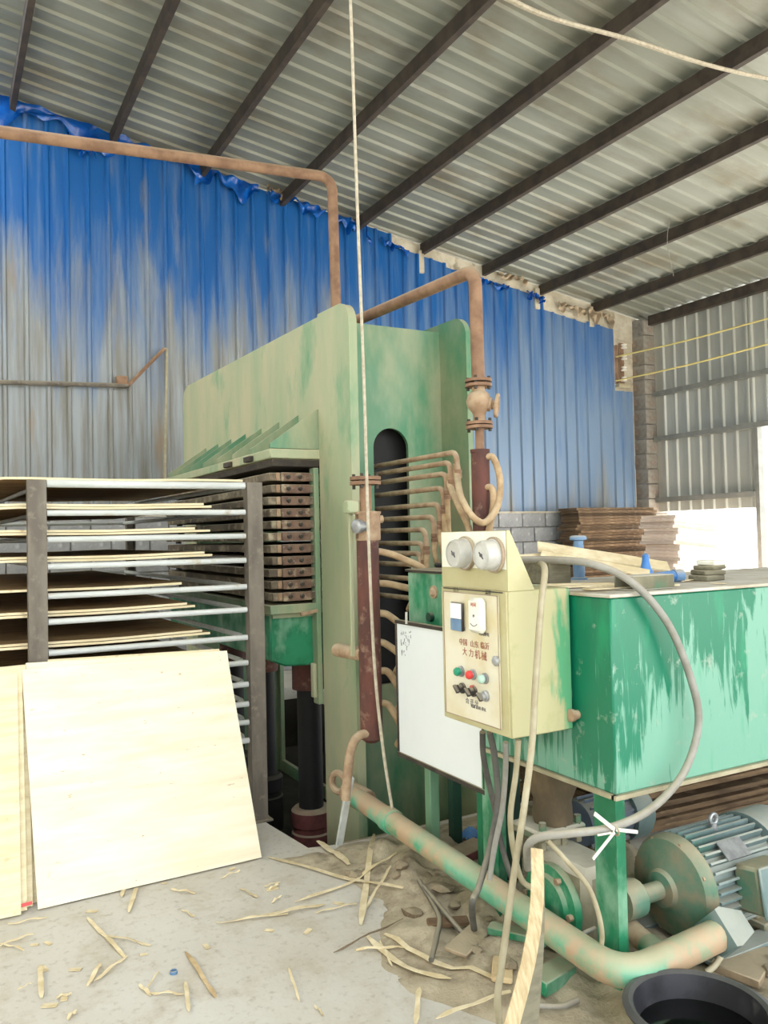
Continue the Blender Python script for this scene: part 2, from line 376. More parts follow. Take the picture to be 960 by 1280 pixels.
# other slope of the roof, beyond the open ridge
c2 = struct('ceiling_left_slope')
for k in range(15):
    ya = 9.15-k*.84
    part(sheet(lambda u, h, w, ya=ya: (-.75-3.2*w, ya-u, 6.0-.15*3.2*w-h), .86, None), .86 and 'roof_sheet', 'galvanised', c2, solid=.002)
# --- back wall: block base, sheets above
wb = struct('wall_back', (0, YW, 0))
def wtop(X):
    z = roofz(X)-.03
    if X > 4.7: z -= .13+.02*math.sin(X*5)
    if X > 5.9: z -= .05
    if X > 7.5: z -= .12
    return z
X = -2.2; k = 0
while X < 8.82:
    wd = min(.82, 8.84-X)
    def fn(u, h, w, X=X, wd=wd, k=k): zt = wtop(X+wd*.5)-.1503*(u-wd*.5); return (X+u, YW-.03-h-.006*(k % 2), 1.80+(zt-1.80)*w)
    part(sheet(fn, wd, None), 'wall_sheet', 'wall_sheet', wb, solid=.0015); X += .81; k += 1
part(sheet(lambda u, h, w: (8.84+u, YW-.03-h, 1.80+(3.60-1.80)*w), .36, None), 'wall_sheet', 'wall_sheet', wb, solid=.0015)
# loose film scraps along the top edge
def film(x0, x1, dz, hgt, seed, m='film_blue', name='film_scrap'):
    rnd = random.Random(seed); ph = [rnd.uniform(0, 6) for _ in range(6)]
    def fn(u, v):
        x = x0+(x1-x0)*u; zt = wtop(x)+dz
        low = hgt*(.55+.3*math.sin(u*9+ph[0])+.15*math.sin(u*23+ph[1]))
        return (x, YW-.075-.035*abs(math.sin(u*14+ph[2]+v*2))-.02*math.sin(v*7+u*17+ph[3])-.02*v, zt-low*v+.012*math.sin(u*30+ph[4]))
    return part(G().grid(fn, 40, 7), name, m, wb)
film(.45, 1.75, .02, .34, 1); film(1.7, 2.7, .02, .20, 2); film(2.55, 3.3, .0, .30, 3); film(3.45, 4.15, .0, .18, 4); film(4.2, 4.75, -.01, .22, 5)
film(4.9, 5.3, -.0, .13, 6); film(6.4, 6.9, 0, .12, 7); film(7.2, 7.5, 0, .14, 8); film(3.4, 3.7, .04, .14, 9, 'film_tan', 'tape_scrap'); film(1.2, 1.5, -.25, .12, 10, 'film_blue')
film(7.75, 8.25, .16, .16, 21, 'film_tan', 'tape_scrap'); film(8.3, 8.8, .18, .22, 22, 'film_tan', 'tape_scrap'); film(6.7, 7.2, .16, .12, 23, 'film_tan', 'tape_scrap')
# plaster beam along the top
t1 = struct('trim_1', (7, YW, 4.8))
gm = G(); gm.prism([(-2.2, roofz(-2.2)-.03), (9.5, roofz(9.5)-.03), (9.5, roofz(9.5)-.42), (-2.2, roofz(-2.2)-.42)], [], lambda u, v, t: (u, t, v), YW-.02, YW+.18)
part(gm, 'plaster_beam', 'plaster', t1)
gm = G(); gm.bx(8.86, 9.5, YW-.008, YW+.17, 1.7, roofz(9.45)-.04); part(gm, 'plaster_patch', 'plaster', t1)
for px, py in ((672, 362), (740, 385), (527, 315)):
    q = PY(px, py, YW-.04); gm = G(); gm.bx(q.x-.06, q.x+.03, YW-.06, YW-.02, q.z-.28, q.z+.02); part(gm, 'plaster_lump', 'plaster', t1, .01)
wl = struct('wall_back_lower', (0, YW, 0))
gm = G(); gm.bx(-2.2, 9.3, YW-.095, YW+.18, -.1, 1.79); part(gm, 'mortar_core', 'mortar', wl)
bm_ = G(); bm_.bx(-.193, .193, -.012, .012, -.093, .093); blockme = bm_.mesh('block', 'block_grey', bevel=.006)
for r in range(9):
    xx = -1.2+(.2 if r % 2 else 0)
    while xx < 9.1:
        o = new('block', blockme, wl, Vector((xx, -.1-random.uniform(0, .006), 1.70-r*.2))); xx += .4
gm = G(); gm.bx(-2.2, 9.3, YW-.13, YW-.03, 1.79, 1.815); part(gm, 'sill_cap', 'plaster', wl)
# corner pillar of blocks
tp = struct('trim_2', (9.46, 8.87, 0))
gm = G(); gm.bx(9.25, 9.66, 8.78, 9.0, -.1, roofz(9.6)-.03); part(gm, 'mortar_core', 'mortar', tp)
pb = G(); pb.bx(-.215, .215, -.12, .12, -.105, .105); pbm = pb.mesh('block', 'block_pillar', bevel=.008)
for k in range(21):
    new('block', pbm, tp, Vector((random.uniform(-.008, .008), random.uniform(-.012, .004)+.005, .1+k*.222)))
# --- right wall
wr = struct('wall_right', (XW, 4, 0))
def rsheet(ya, wd, zb, zt): part(sheet(lambda u, h, w: (XW+.02-h, ya-u, zb+(zt-zb)*w), wd, None), 'wall_sheet', 'galv_wall', wr, solid=.0015)
ya = 8.76
while ya > -3:
    zb = 1.79 if ya > 7.1 else 2.83
    if ya < 2.6: zb = 0
    if ya > 7.06 and ya-.82 < 7.06: rsheet(ya, ya-7.06, 1.79, roofz(9.45)-.03); ya = 7.06; continue
    rsheet(ya, .82, zb, roofz(9.45)-.03); ya -= .81
for z, ye in ((3.55, 2.6), (2.88, 2.6), (1.98, 7.06)):
    gm = G(); gm.bx(XW-.07, XW-.012, ye, 8.74, z-.05, z+.02); part(gm, 'girt', 'girt_iron', wr)
gm = G(); gm.bx(XW-.05, XW+.05, 7.0, 7.06, 0, 2.83); part(gm, 'door_jamb', 'girt_iron', wr)
gm = G(); gm.bx(XW-.05, XW+.05, 2.6, 2.66, 0, 2.83); part(gm, 'door_jamb', 'girt_iron', wr)

wle = struct('unseen_wall_left', (-3.65, 3, 0))  # unseen wall, added close in to block light from the left
gm = G(); gm.bx(-3.7, -3.6, -3.4, 9.2, 0, 5.6); part(gm, 'wall_panel', 'galv_wall', wle)

# ================================================================ HOT PRESS
YF, XL, XRt = 4.0, 2.005, 2.80
hp = thing('hot_press', 'tall dusty green hot press with rounded side plates and stacked heating platens', 'press', (2.4, 5.7, -.6))
ztop = lambda Y: 2.845+.026*(Y-4.0)
def side_plate(x0, x1):
    R = .13
    out = [(YF, -.6)]
    out += [(y, z) for y, z in arc(YF+R, ztop(YF)-R, R, 180, 90, 8)]
    out += [(7.36, ztop(7.36)), (7.46, ztop(7.4)-.05), (7.5, ztop(7.5)-.16), (7.5, -.6)]
    hole = [(4.43, -.5), (7.12, -.5), (7.12, 2.06), (4.43, 2.06)]
    return G().prism(out, [hole], lambda u, v, t: (t, u, v), x0, x1)
part(side_plate(XL, XL+.035), 'side_plate', 'press_pale', hp, label='dust covered green side plate')
part(side_plate(XRt-.035, XRt), 'side_plate', 'press_green', hp)
gm = G().prism([(YF-.002, -.6)] + arc(YF-.002+.13, ztop(YF)-.128, .13, 180, 90) + [(4.41, ztop(4.41)+.004), (4.425, 2.3), (4.42, -.6)], [], lambda u, v, t: (t, u, v), XL-.016, XL-.0005)
part(gm, 'pillar_cover', 'press_pale', hp)
gm = G().prism([(2.04, -.6), (XRt-.035, -.6), (XRt-.035, 2.80), (2.04, 2.80)],
               [[(2.282, .66)] + [(2.522, .66)] + arc(2.402, 2.065, .12, 0, 180, 14)], lambda u, v, t: (u, t, v), 4.29, 4.315)
part(gm, 'end_plate', 'press_green', hp)
gm = G(); gm.bx(2.04, XRt-.035, 7.18, 7.21, -.6, 2.86); part(gm, 'end_plate', 'press_green', hp)
gm = G(); gm.bx(2.04, XRt-.035, 4.32, 7.17, 2.775, 2.80); part(gm, 'beam_top', 'dark_green', hp)
gm = G(); gm.bx(2.04, XRt-.035, 4.46, 7.17, 2.07, 2.10); part(gm, 'beam_bottom', 'black_iron_shade', hp)
gm = G(); gm.bx(2.2, 2.7, 4.40, 4.412, .3, 2.3); part(gm, 'shade_panel', 'black_iron_shade', hp)  # black sheet added behind the oval window to stand for its shade
# upper bolster
gm = G(); gm.bx(1.68, 3.0, 4.42, 6.86, 2.0, 2.055); part(gm, 'bolster_plate', 'press_pale', hp, .006)
gm = G(); gm.bx(1.70, 2.98, 4.44, 6.84, 1.955, 1.998); part(gm, 'insulation_plate', 'dark_iron', hp, .004)
for k in range(8):
    Y = 4.43+k*.335
    gm = G().prism([(XL-.001, 2.06), (1.685, 2.06), (1.685, 2.085), (XL-.001, 2.31)], [], lambda u, v, t: (u, t, v), Y, Y+.018)
    part(gm, 'gusset', 'press_green', hp)
    gm = G().prism([(XRt+.001, 2.06), (2.99, 2.06), (2.99, 2.085), (XRt+.001, 2.31)], [], lambda u, v, t: (u, t, v), Y, Y+.018)
    part(gm, 'gusset', 'press_green', hp)
for Y in (5.1, 4.7): gm = G(); gm.bx(1.655, 1.68, Y, Y+.12, 2.005, 2.04); part(gm, 'clamp', 'dark_iron', hp, .004)
# platens
ZP = [1.918-i*.0695 for i in range(11)]
for i, z in enumerate(ZP):
    sh = .012*math.sin(i*2.1)
    gm = G(); gm.bx(1.683+sh, 2.97, 4.45, 6.83, z-.046, z); pl = part(gm, 'platen', 'platen_steel', hp, .004)
    gm = G(); gm.bx(1.752, 1.93, 4.436, 4.4495, z-.049, z+.002); part(gm, 'end_block', 'platen_block', pl, .003)
    gm = G(); gm.bx(1.722, 1.745, 4.44, 4.4495, z-.045, z); part(gm, 'clip', 'dusty_tan', pl, .002)
    for X in (1.795, 1.868):
        gm = G().lathe((X, 4.436, z-.022), (0, -1, 0), [(.015, 0), (.015, .004), (.011, .006), (.011, .014), (.004, .016)], 8); part(gm, 'bolt', 'dark_iron', pl)
    gm = G(); gm.bx(1.69+sh, 1.72+sh, 6.5, 6.56, z-.062, z-.0465); part(gm, 'foot', 'dark_iron', pl)
# lower table
gm = G(); gm.bx(1.672, 2.98, 4.44, 6.85, 1.10, 1.155); part(gm, 'table_plate', 'press_green', hp, .005)
gm = G()
gm.prism([(1.69, 1.098), (2.97, 1.098), (2.97, .90), (2.7, .75), (1.78, .79), (1.69, .83)], [], lambda u, v, t: (u, t, v), 4.5, 6.8)
part(gm, 'lower_table', 'green_paint', hp, .01)
for Y in (4.475, 5.6): gm = G(); gm.bx(1.70, 1.98, Y, Y+.02, 1.075, 1.098); part(gm, 'rib', 'press_green', hp)
gm = G().bar(PY(376, 768, 4.42), PY(397, 763, 4.42), .02, .02); part(gm, 'locating_pin', 'dusty_tan', hp, .002)
for Y in (4.95, 5.8, 6.5):
    gm = G().lathe((2.12, Y, -.6), (0, 0, 1), [(.13, 0), (.13, .24), (.12, .25), (.12, .28), (.13, .29), (.13, .38), (.11, .40), (.08, .40)], 28); part(gm, 'hydraulic_cylinder', 'red_oxide' if Y < 5 else 'black_iron_shade', hp, label='red oxide hydraulic cylinder in the pit' if Y < 5 else None)  # rear cylinders black: pit shade put into their colour
    gm = G().cyl((2.12, Y, -.2), (2.12, Y, .56), .08, n=24); part(gm, 'ram', 'black_iron_shade', hp)
    gm = G().cyl((2.12, Y, .56), (2.12, Y, .77), .11, n=24); part(gm, 'ram_head', 'rust_red', hp)
gm = G(); gm.bx(1.955, 1.988, 4.43, 4.50, .56, 1.95); part(gm, 'guide_bar', 'press_green', hp, .004)
gm = G(); gm.bx(1.93, 1.954, 4.44, 4.48, .60, .80); part(gm, 'guide_lug', 'press_pale', hp, .004)
# steam pipes through the oval window
ends = [(572, 570, 565), (588, 562, 578), (602, 557, 592), (617, 553, 610), (633, 548, 630), (648, 541, 646), (662, 531, 662), (676, 528, 679), (691, 525, 692), (706, 520, 706), (720, 522, 724), (745, 515, 748)]
for i, (a, b, c_) in enumerate(ends):
    e = PX(b, c_, 2.35); s0 = Vector((2.35, 4.46, e.z)); drop = .13 if i < 9 else .07
    pts = elbow([s0, e, e+Vector((.006, -.01, -drop))], .042, 6)
    sp_ = part(G().tube(pts, .0145, 12), 'steam_pipe', 'dusty_tan', hp)
    gm = G().lathe(e+Vector((.004, -.008, -drop-.006)), (0, 0, 1), [(.02, 0), (.02, .018), (.017, .02), (.017, .026), (.02, .028), (.02, .045)], 8); part(gm, 'union_nut', 'rust_pipe', sp_)
    if i > 1:
        b0 = e+Vector((.004, -.008, -drop)); b1 = b0+Vector((.02+.012*i, .05, -.25)); b2 = Vector((2.42, 3.5+.03*i, 1.05-.04*i))
        part(G().tube(sm([b0, b0+Vector((0, 0, -.08)), b1, b2], 6), .014, 8), 'steam_hose', 'hose_tan', hp)

# ================================================================ STEAM MANIFOLDS AND PIPEWORK
A = PY(459, 660, 3.6); mx = A.x
ml = thing('steam_manifold', 'dark red standing steam manifold with hoses, in front of the press window', 'manifold', (mx, 3.6, .5))
part(G().lathe((mx, 3.6, .53), (0, 0, 1), [(.03, 0), (.055, .02), (.055, 1.0), (.058, 1.0), (.058, 1.13), (.04, 1.135)], 24), 'manifold_body', 'rust_red', ml)
part(G().lathe((mx+.004, 3.6, 1.52), (0, 0, 1), [(.06, 0), (.062, .01), (.062, .13), (.066, .13), (.066, .142), (.02, .143)], 24), 'end_collar', 'dusty_tan', ml)
part(G().cyl((mx-.005, 3.6, 1.66), (mx-.005, 3.6, 1.80), .03, n=16), 'neck', 'rust_pipe', ml)
for z in (1.795, 1.818): part(G().lathe((mx-.005, 3.6, z), (0, 0, 1), [(.02, 0), (.077, 0), (.077, .017), (.02, .017)], 24), 'flange', 'rust_pipe', ml)
for a in range(4):
    t = math.radians(45+90*a); part(G().cyl((mx-.005+.06*math.cos(t), 3.6+.06*math.sin(t), 1.775), (mx-.005+.06*math.cos(t), 3.6+.06*math.sin(t), 1.85), .008, n=6), 'flange_bolt', 'dark_iron', ml)
v = PY(449, 658, 3.52); part(G().lathe(v, (-1, -.3, 0), [(.012, -.05), (.024, -.05), (.024, -.005), (.034, -.003), (.034, .022), (.028, .026), (.01, .027)], 16), 'drain_valve', 'silver', ml, label='shiny silver drain valve')
v = PY(476, 649, 3.58); part(G().lathe(v+Vector((-.04, 0, 0)), (1, -.2, 0), [(.016, 0), (.02, .02), (.02, .045), (.012, .05)], 10), 'plug', 'dusty_tan', ml)
v = PY(441, 633, 3.62); gm = G(); gm.bx(v.x-.035, v.x+.03, 3.6, 3.66, v.z-.035, v.z+.03); part(gm, 'bracket_block', 'press_pale', ml, .008)
gm = G(); gm.bx(v.x-.012, v.x+.01, 3.64, 3.66, .95, v.z-.035); part(gm, 'gauge_tube', 'press_pale', ml, .003)
v = PY(443, 818, 3.64); part(G().cyl(v+Vector((0, .2, 0)), v+Vector((.04, -.02, 0)), .035, n=14), 'support_stub', 'dusty_tan', ml)
for (xa, ya_), (xb, yb), (xc, yc) in (((470, 688), (500, 697), (530, 713)), ((470, 729), (500, 733), (519, 740)), ((470, 766), (487, 770), (508, 790)), ((470, 802), (484, 806), (502, 822)), ((470, 838), (487, 842), (503, 872)), ((470, 878), (487, 883), (504, 915))):
    p0, p1, p2 = PY(xa-6, ya_, 3.6), PY(xb, yb, 3.57), PY(xc, yc, 3.56); p3 = p2+Vector((.05, .15, -.1))
    part(G().tube(sm([p0, p0+(p1-p0)*.5+Vector((0, 0, .006)), p1, p2, p3], 6), .0175, 12), 'outlet_hose', 'hose_tan', ml)
pts = [PY(x, y, 3.58) for x, y in ((466, 915), (447, 921), (438, 940), (434, 975), (432, 1000))]
part(G().tube(sm(pts, 6), .022, 12), 'drain_pipe', 'dusty_tan', ml)
gm = G().bar(PZ(424, 1056), PY(438, 972, 3.58), .035, .02, (0, 1, 0)); part(gm, 'drain_stay', 'rail_tube', ml, .003)

YR = 3.28; b = PY(601, 600, YR); rx = b.x
mr = thing('valve_manifold', 'rusty vertical steam manifold with globe valve and handwheel beside the press', 'manifold', (rx, YR, 1.0))
zb = lambda y: PY(601, y, YR).z
part(G().lathe((rx, YR, 1.0), (0, 0, 1), [(.045, 0), (.045, zb(566)-1.0), (.048, zb(566)-1.0), (.048, zb(562)-1.0), (.01, zb(562)-1.0)], 24), 'manifold_body', 'rust_red', mr)
part(G().cyl((rx, YR, zb(563)), (rx, YR, zb(532)), .022, n=16), 'neck', 'rust_pipe', mr)
for y, dz in ((534, 0), (529, 0), (482, 0), (476, 0)):
    part(G().lathe((rx, YR, zb(y)-.008), (0, 0, 1), [(.02, 0), (.066, 0), (.066, .014), (.02, .014)], 24), 'flange', 'rust_pipe', mr)
for y in (531, 479):
    for a in range(4):
        t = math.radians(40+90*a); q = Vector((rx+.053*math.cos(t), YR+.053*math.sin(t), zb(y)))
        part(G().cyl(q-Vector((0, 0, .035)), q+Vector((0, 0, .03)), .008, n=6), 'flange_bolt', 'dark_iron', mr)
vb = part(G().lathe((rx, YR, zb(527)), (0, 0, 1), [(.03, 0), (.028, .03), (.035, .045), (.056, .07), (.062, .10), (.05, .135), (.032, .15), (.032, zb(484)-zb(527))], 20), 'valve_body', 'dusty_tan', mr)
hw = PY(621, 507, YR-.05); vc = Vector((rx, YR, zb(503))); ax = (hw-vc).normalized()
part(G().lathe(vc, ax, [(.035, 0), (.035, .06), (.022, .065), (.02, .09), (.008, .092), (.008, (hw-vc).length)], 14), 'bonnet', 'dusty_tan', vb)
gm = G().torus(hw, ax+Vector((.35, -.45, 0)), .052, .009, 24, 8); wx, wy = frame(ax+Vector((.35, -.45, 0)))
for k in range(3):
    t = k*math.pi*2/3; gm.cyl(hw, hw+(wx*math.cos(t)+wy*math.sin(t))*.052, .007, n=6)
part(gm, 'handwheel', 'dusty_tan', mr)
zt = PY(596, 338, YR).z; k2 = PX(485, 385, rx-.02)
part(G().tube(elbow([(rx, YR, zb(476)), (rx-.004, YR, zt), (rx-.02, 6.8, zt+.16)], .085, 8), .033, 16), 'riser_pipe', 'rust_pipe', mr)
def loop(pts, nm='loop_hose'): part(G().tube(sm(pts, 7), .0165, 12), nm, 'hose_tan', mr)
e0, e1 = PX(570, 580, 2.35), PX(562, 592, 2.35)
loop([PY(607, 571, YR-.03), PY(617, 573, YR-.06), PY(625, 600, YR-.08), PY(622, 632, YR-.1), PY(606, 653, YR-.11), PY(590, 645, YR-.08), PY(576, 620, YR+.04), e0+Vector((.004, 0, -.05)), e0])
loop([PY(606, 609, YR-.03), PY(615, 611, YR-.06), PY(617, 630, YR-.08), PY(611, 665, YR-.06), PY(608, 690, YR-.06)])
loop([e1, e1+Vector((0, 0, -.06)), PY(572, 630, 3.4), PY(584, 655, 3.36), PY(592, 685, 3.3)])
for y in (571, 609, 648): q = PY(605, y, YR-.02); part(G().lathe(q+Vector((-.03, .01, 0)), (1, -.4, 0), [(.018, 0), (.022, .01), (.022, .035), (.015, .04)], 10), 'nipple', 'dusty_tan', mr)

a, b_ = PY(0, 165, 6.0), PY(415, 222, 6.0)
pu = a+(a-b_)*.8
solo(G().tube(elbow([pu, b_, (b_.x+.02, 6.0, 2.6), (2.80, 6.0, 2.6)], .13, 8), .042, 16), 'steam_main', 'rust_pipe', 'long rust brown steam main crossing above the press and turning down', 'pipe')
p1, p2, p3 = PY(-60, 476, 8.86), PY(160, 482, 8.86), PY(205, 436, 8.86)
cdt = thing('wall_conduit', 'thin rusty bent conduit fixed to the blue sheet wall', 'conduit', (p2.x, 8.86, 2.4))
part(G().tube([p1, p2], .024, 10), 'conduit_run', 'post_steel', cdt); part(G().tube([p2, p3], .02, 10), 'conduit_slope', 'rust_pipe', cdt)
part(G().tube(elbow([p3, p3+Vector((.03, 0, 0)), PY(206, 600, 8.86)], .03), .014, 8), 'conduit_drop', 'cable_cream', cdt)
gm = G(); gm.bx(p2.x-.12, p2.x+.0, 8.84, 8.93, p2.z-.02, p2.z+.1); part(gm, 'conduit_clip', 'rust_pipe', cdt, .01)
# big green return pipe
rp = thing('return_pipe', 'thick green and tan oil pipe running low past the tank leg', 'pipe', (1.85, 2.9, 0))
q0, q1, q2 = PZ(436, 990, .2), Vector((1.80, 1.86, .2)), Vector((2.28, 1.90, .2))
part(G().tube(elbow([q0, q1, q2], .13, 8), .05, 18), 'pipe_run', 'green_pipe', rp)
part(G().lathe(q0+Vector((0, .0, 0)), (-.2, 1, .1), [(.056, -.16), (.06, -.15), (.06, 0), (.05, .02), (.02, .025)], 18), 'pipe_cap', 'dusty_tan', rp)
for t in (.22,): q = q0.lerp(q1, t); part(G().lathe(q, q1-q0, [(.05, 0), (.058, .005), (.058, .07), (.05, .075)], 18), 'coupling', 'green_pipe', rp)
part(G().torus(q0+Vector((-.03, .06, .04)), (1, .4, 0), .05, .018, 16, 8), 'hook_ring', 'dusty_tan', rp)
part(G().lathe(q2+Vector((-.04, 0, 0)), (1, 0, 0), [(.052, 0), (.085, .01), (.09, .03), (.05, .14)], 4), 'end_flare', 'motor_grey', rp)

# ================================================================ RACK WITH PLYWOOD SHEETS
rk = thing('sheet_rack', 'steel loading rack with grey posts and pale tube shelves', 'rack', (1.0, 5.6, 0))
RX0, RX1, RY0, RY1 = .43, 1.54, 4.3, 7.15
sk = lambda y: -.10*(y-RY0)/(RY1-RY0)
def post(x, y, s, front):
    gm = G(); t = .008; w = .085 if front else .07; z1 = 1.85
    gm.bx(x-w/2, x+w/2, y-.004, y+t, 0, z1); gm.bx(x-w/2, x-w/2+t, y+t, y+.07*s, 0, z1) if s > 0 else gm.bx(x-w/2, x-w/2+t, y-.07, y, 0, z1)
    gm.bx(x+w/2-t, x+w/2, y+t, y+.07, 0, z1) if s > 0 else gm.bx(x+w/2-t, x+w/2, y-.07, y, 0, z1)
    gm.bx(x-w*.75, x+w*.75, y-.03, y+.1, 0, .008)
    part(gm, 'post', 'post_steel', rk)
post(RX0, RY0, 1, True); post(RX1, RY0, 1, True); post(RX0+sk(RY1), RY1, -1, False); post(RX1+sk(RY1), RY1, -1, False)
ZR = [1.835, 1.69, 1.559, 1.426, 1.281, 1.155, 1.003, .865, .747, .640, .541, .442]
for i, z in enumerate(ZR):
    r = .0155; dx = .047
    f0, f1 = Vector((RX0+dx, RY0+.03, z)), Vector((RX1-dx, RY0+.03, z-.003)); b0, b1 = Vector((RX0+sk(RY1)+dx, RY1-.03, z)), Vector((RX1+sk(RY1)-dx, RY1-.03, z))
    part(G().tube([f0, f1], r if i else .02, 10), 'rail', 'rail_tube', rk); part(G().tube([b0, b1], r, 8), 'rail', 'rail_tube', rk)
    part(G().tube(elbow([f0+Vector((.03, .02, 0)), f0+Vector((-.01, .1, 0)), b0+Vector((-.01, -.1, 0)), b0], .05, 4), r*.9, 8), 'side_rail', 'rail_tube', rk)
    part(G().tube(elbow([f1+Vector((-.05, .02, 0)), f1+Vector((0, .09, 0)), b1+Vector((0, -.1, 0)), b1], .05, 4), r*.9, 8), 'side_rail', 'rail_tube', rk)
def ply(x0, x1, y0, y1, z, t, curl=0, rz=0, m='veneer', sag=.0):
    gm = G()
    def fn(u, v):
        x = x0+(x1-x0)*u; y = y0+(y1-y0)*v; e = max(0, .37-x)/.37
        return Vector((x+rz*(y-y0), y, z-curl*e*e*(1-.5*v)-sag*math.sin(u*math.pi)+.003*math.sin(x*6)))
    top = G().grid(lambda u, v: fn(u, v)+Vector((0, 0, t)), 12, 2); bot = G().grid(fn, 12, 2)
    gm.v = top.v+bot.v; n = len(top.v); gm.f = list(top.f)+[tuple(reversed([i+n for i in f])) for f in bot.f]
    nu, nv = 12, 2; ring = list(range(nu+1))+[(j+1)*(nu+1)-1 for j in range(1, nv+1)]+[nv*(nu+1)+i for i in range(nu-1, -1, -1)]+[j*(nu+1) for j in range(nv-1, 0, -1)]
    for a, b in zip(ring, ring[1:]+ring[:1]): gm.f.append((a, a+n, b+n, b))
    return gm
SHELF = ['top', 'second', 'third', 'fourth', 'fifth', 'sixth', 'seventh', 'eighth']
ws = [(.30, 1.50), (.28, 1.32), (.22, 1.31), (.26, 1.32), (.1, 1.15), (.15, 1.22), (.2, 1.30), (.3, 1.28)]
for i in range(8):
    z = ZR[i]+.0215; a_, e_ = ws[i]
    n = (1, 2, 2, 2, 1, 2, 2, 1)[i]
    for k in range(n):
        dx = -.1*k if i != 2 else (.3*k)
        gm = ply(a_-.25-dx*.3, e_-(.02 if k else 0)-abs(dx)*.2, RY0+.08+.012*k, 6.75, z+.0001+k*.0145, .012 if i else .012, .05 if i < 2 else 0, -.035, 'veneer')
        which = ('upper' if k else 'lower') if n == 2 else 'single'
        ob = solo(gm, 'plywood_sheet', 'ply_top_shade', f'{which} pale plywood sheet lying on the {SHELF[i]} shelf of the steel rack', 'plywood sheet', 'plywood sheets on the rack shelves')
        ob.data.materials.append(g('veneer'))
        for p_ in ob.data.polygons:
            if abs(p_.normal.z) < .5: p_.material_index = 1
# leaning sheets
def leaning(bl, br, tl, tr, t, m='plywood_face', nu=10, nv=8, warp=0, ph=0):
    bl, br, tl, tr = map(Vector, (bl, br, tl, tr)); nrm = (br-bl).cross(tl-bl).normalized()
    if nrm.y > 0: nrm = -nrm
    fn = lambda u, v: (bl*(1-u)+br*u)*(1-v)+(tl*(1-u)+tr*u)*v + nrm*warp*math.sin(v*math.pi+ph)*math.sin(u*3+ph)
    top = G().grid(lambda u, v: fn(u, v)+nrm*t, nu, nv); bot = G().grid(fn, nu, nv); gm = G(); n = len(top.v)
    gm.v = top.v+bot.v; gm.f = list(top.f)+[tuple(reversed([i+n for i in f])) for f in bot.f]
    ring = list(range(nu+1))+[(j+1)*(nu+1)-1 for j in range(1, nv+1)]+[nv*(nu+1)+i for i in range(nu-1, -1, -1)]+[j*(nu+1) for j in range(nv-1, 0, -1)]
    for a, b in zip(ring, ring[1:]+ring[:1]): gm.f.append((a, a+n, b+n, b))
    return gm
bl, br = PZ(47, 1137, .004), PZ(326, 1072, .004); tl, tr = PY(27, 838, 4.17), PY(283, 818, 4.16)
D = Vector((0, .032, .0))
solo(leaning(bl, br, tl, tr, .012, warp=.004), 'plywood_board', 'plywood_face', 'large cream plywood board leaning against the rack, frontmost', 'plywood board')
solo(leaning(bl+D+Vector((.03, 0, 0)), br+D+Vector((-.02, 0, 0)), tl+D+Vector((.02, 0, .025)), tr+D+Vector((.01, 0, .012)), .012, 'plywood_face', warp=.003), 'plywood_board', 'plywood_face', 'plywood board leaning directly behind the frontmost board', 'plywood board')
gm = leaning(bl+D*2+Vector((.06, 0, 0)), br+D*2+Vector((-.05, 0, 0)), tl+D*2+Vector((.12, 0, .03)), tr+D*2+Vector((-.02, 0, .022)), .006, warp=.002)
solo(gm, 'plywood_board', 'veneer', 'thin veneer with ragged top edge, rearmost of the boards leaning on the rack', 'plywood board')
LB = ['outermost', 'second', 'third', 'rearmost']
for k in range(4):
    o = Vector((.012*k-.02, .03*k-.012, 0)); w = .62
    l1 = bl+o+Vector((-.045+.014*k, 0, 0)); gm = leaning(l1-Vector((w, -.02, 0)), l1, tl+o-Vector((w-.02, 0, 0)), tl+o+Vector((.0+.011*k, 0, .004*k)), .011, warp=.008, ph=k*.8, m='veneer')
    solo(gm, 'veneer_board', 'veneer', f'pale upright veneer panel left of the cream board, {LB[k]} of its bundle', 'veneer panel', 'bundle of upright veneer panels')
q = PZ(30, 1129, .03)+Vector((0, -.03, 0)); gm = G().grid(lambda u, v: (q.x-.03+.06*u, q.y+.006*v, q.z-.004+.012*v+.004*u), 4, 1); solo(gm, 'red_tag', 'button_red', 'small red tag at the foot of the upright veneer panels', 'tag', solid=.002)

# ================================================================ OIL TANK, CONTROL BOX
tk = thing('oil_tank', 'big green hydraulic oil tank with peeling paint drips on legs', 'tank', (2.85, 2.35, .69))
TX0, TX1, TY0, TY1, TZ0, TZ1 = 1.925, 3.75, 2.0, 2.745, .686, 1.325
gm = G(); gm.bx(TX0, TX1, TY0, TY1, TZ0, TZ1); part(gm, 'tank_body', 'tank_green', tk, .006)
gm = G(); gm.bx(TX0-.012, TX1+.012, TY0-.012, TY1+.012, TZ1, TZ1+.012); part(gm, 'lid', 'tank_lid', tk, .003)
gm = G(); gm.bx(TX0-.01, TX1, TY0-.01, TY0+.01, TZ0-.014, TZ0); gm.bx(TX0-.01, TX0+.01, TY0, TY1, TZ0-.014, TZ0); part(gm, 'bottom_rim', 'cable_cream', tk)
for X, Y in ((TX0-.004, TY0), (TX1-.05, TY0), (TX0-.004, TY1-.1), (TX1-.05, TY1-.1)):
    gm = G(); gm.bx(X, X+.04, Y, Y+.10, 0, TZ0-.014); gm.bx(X-.02, X+.07, Y-.02, Y+.12, 0, .006); part(gm, 'leg', 'green_paint', tk)
q = PX(722, 893, TX0); part(G().lathe(q, (-1, 0, 0), [(.016, 0), (.016, .02), (.022, .021), (.022, .035), (.008, .04)], 10), 'oil_plug', 'dusty_tan', tk)

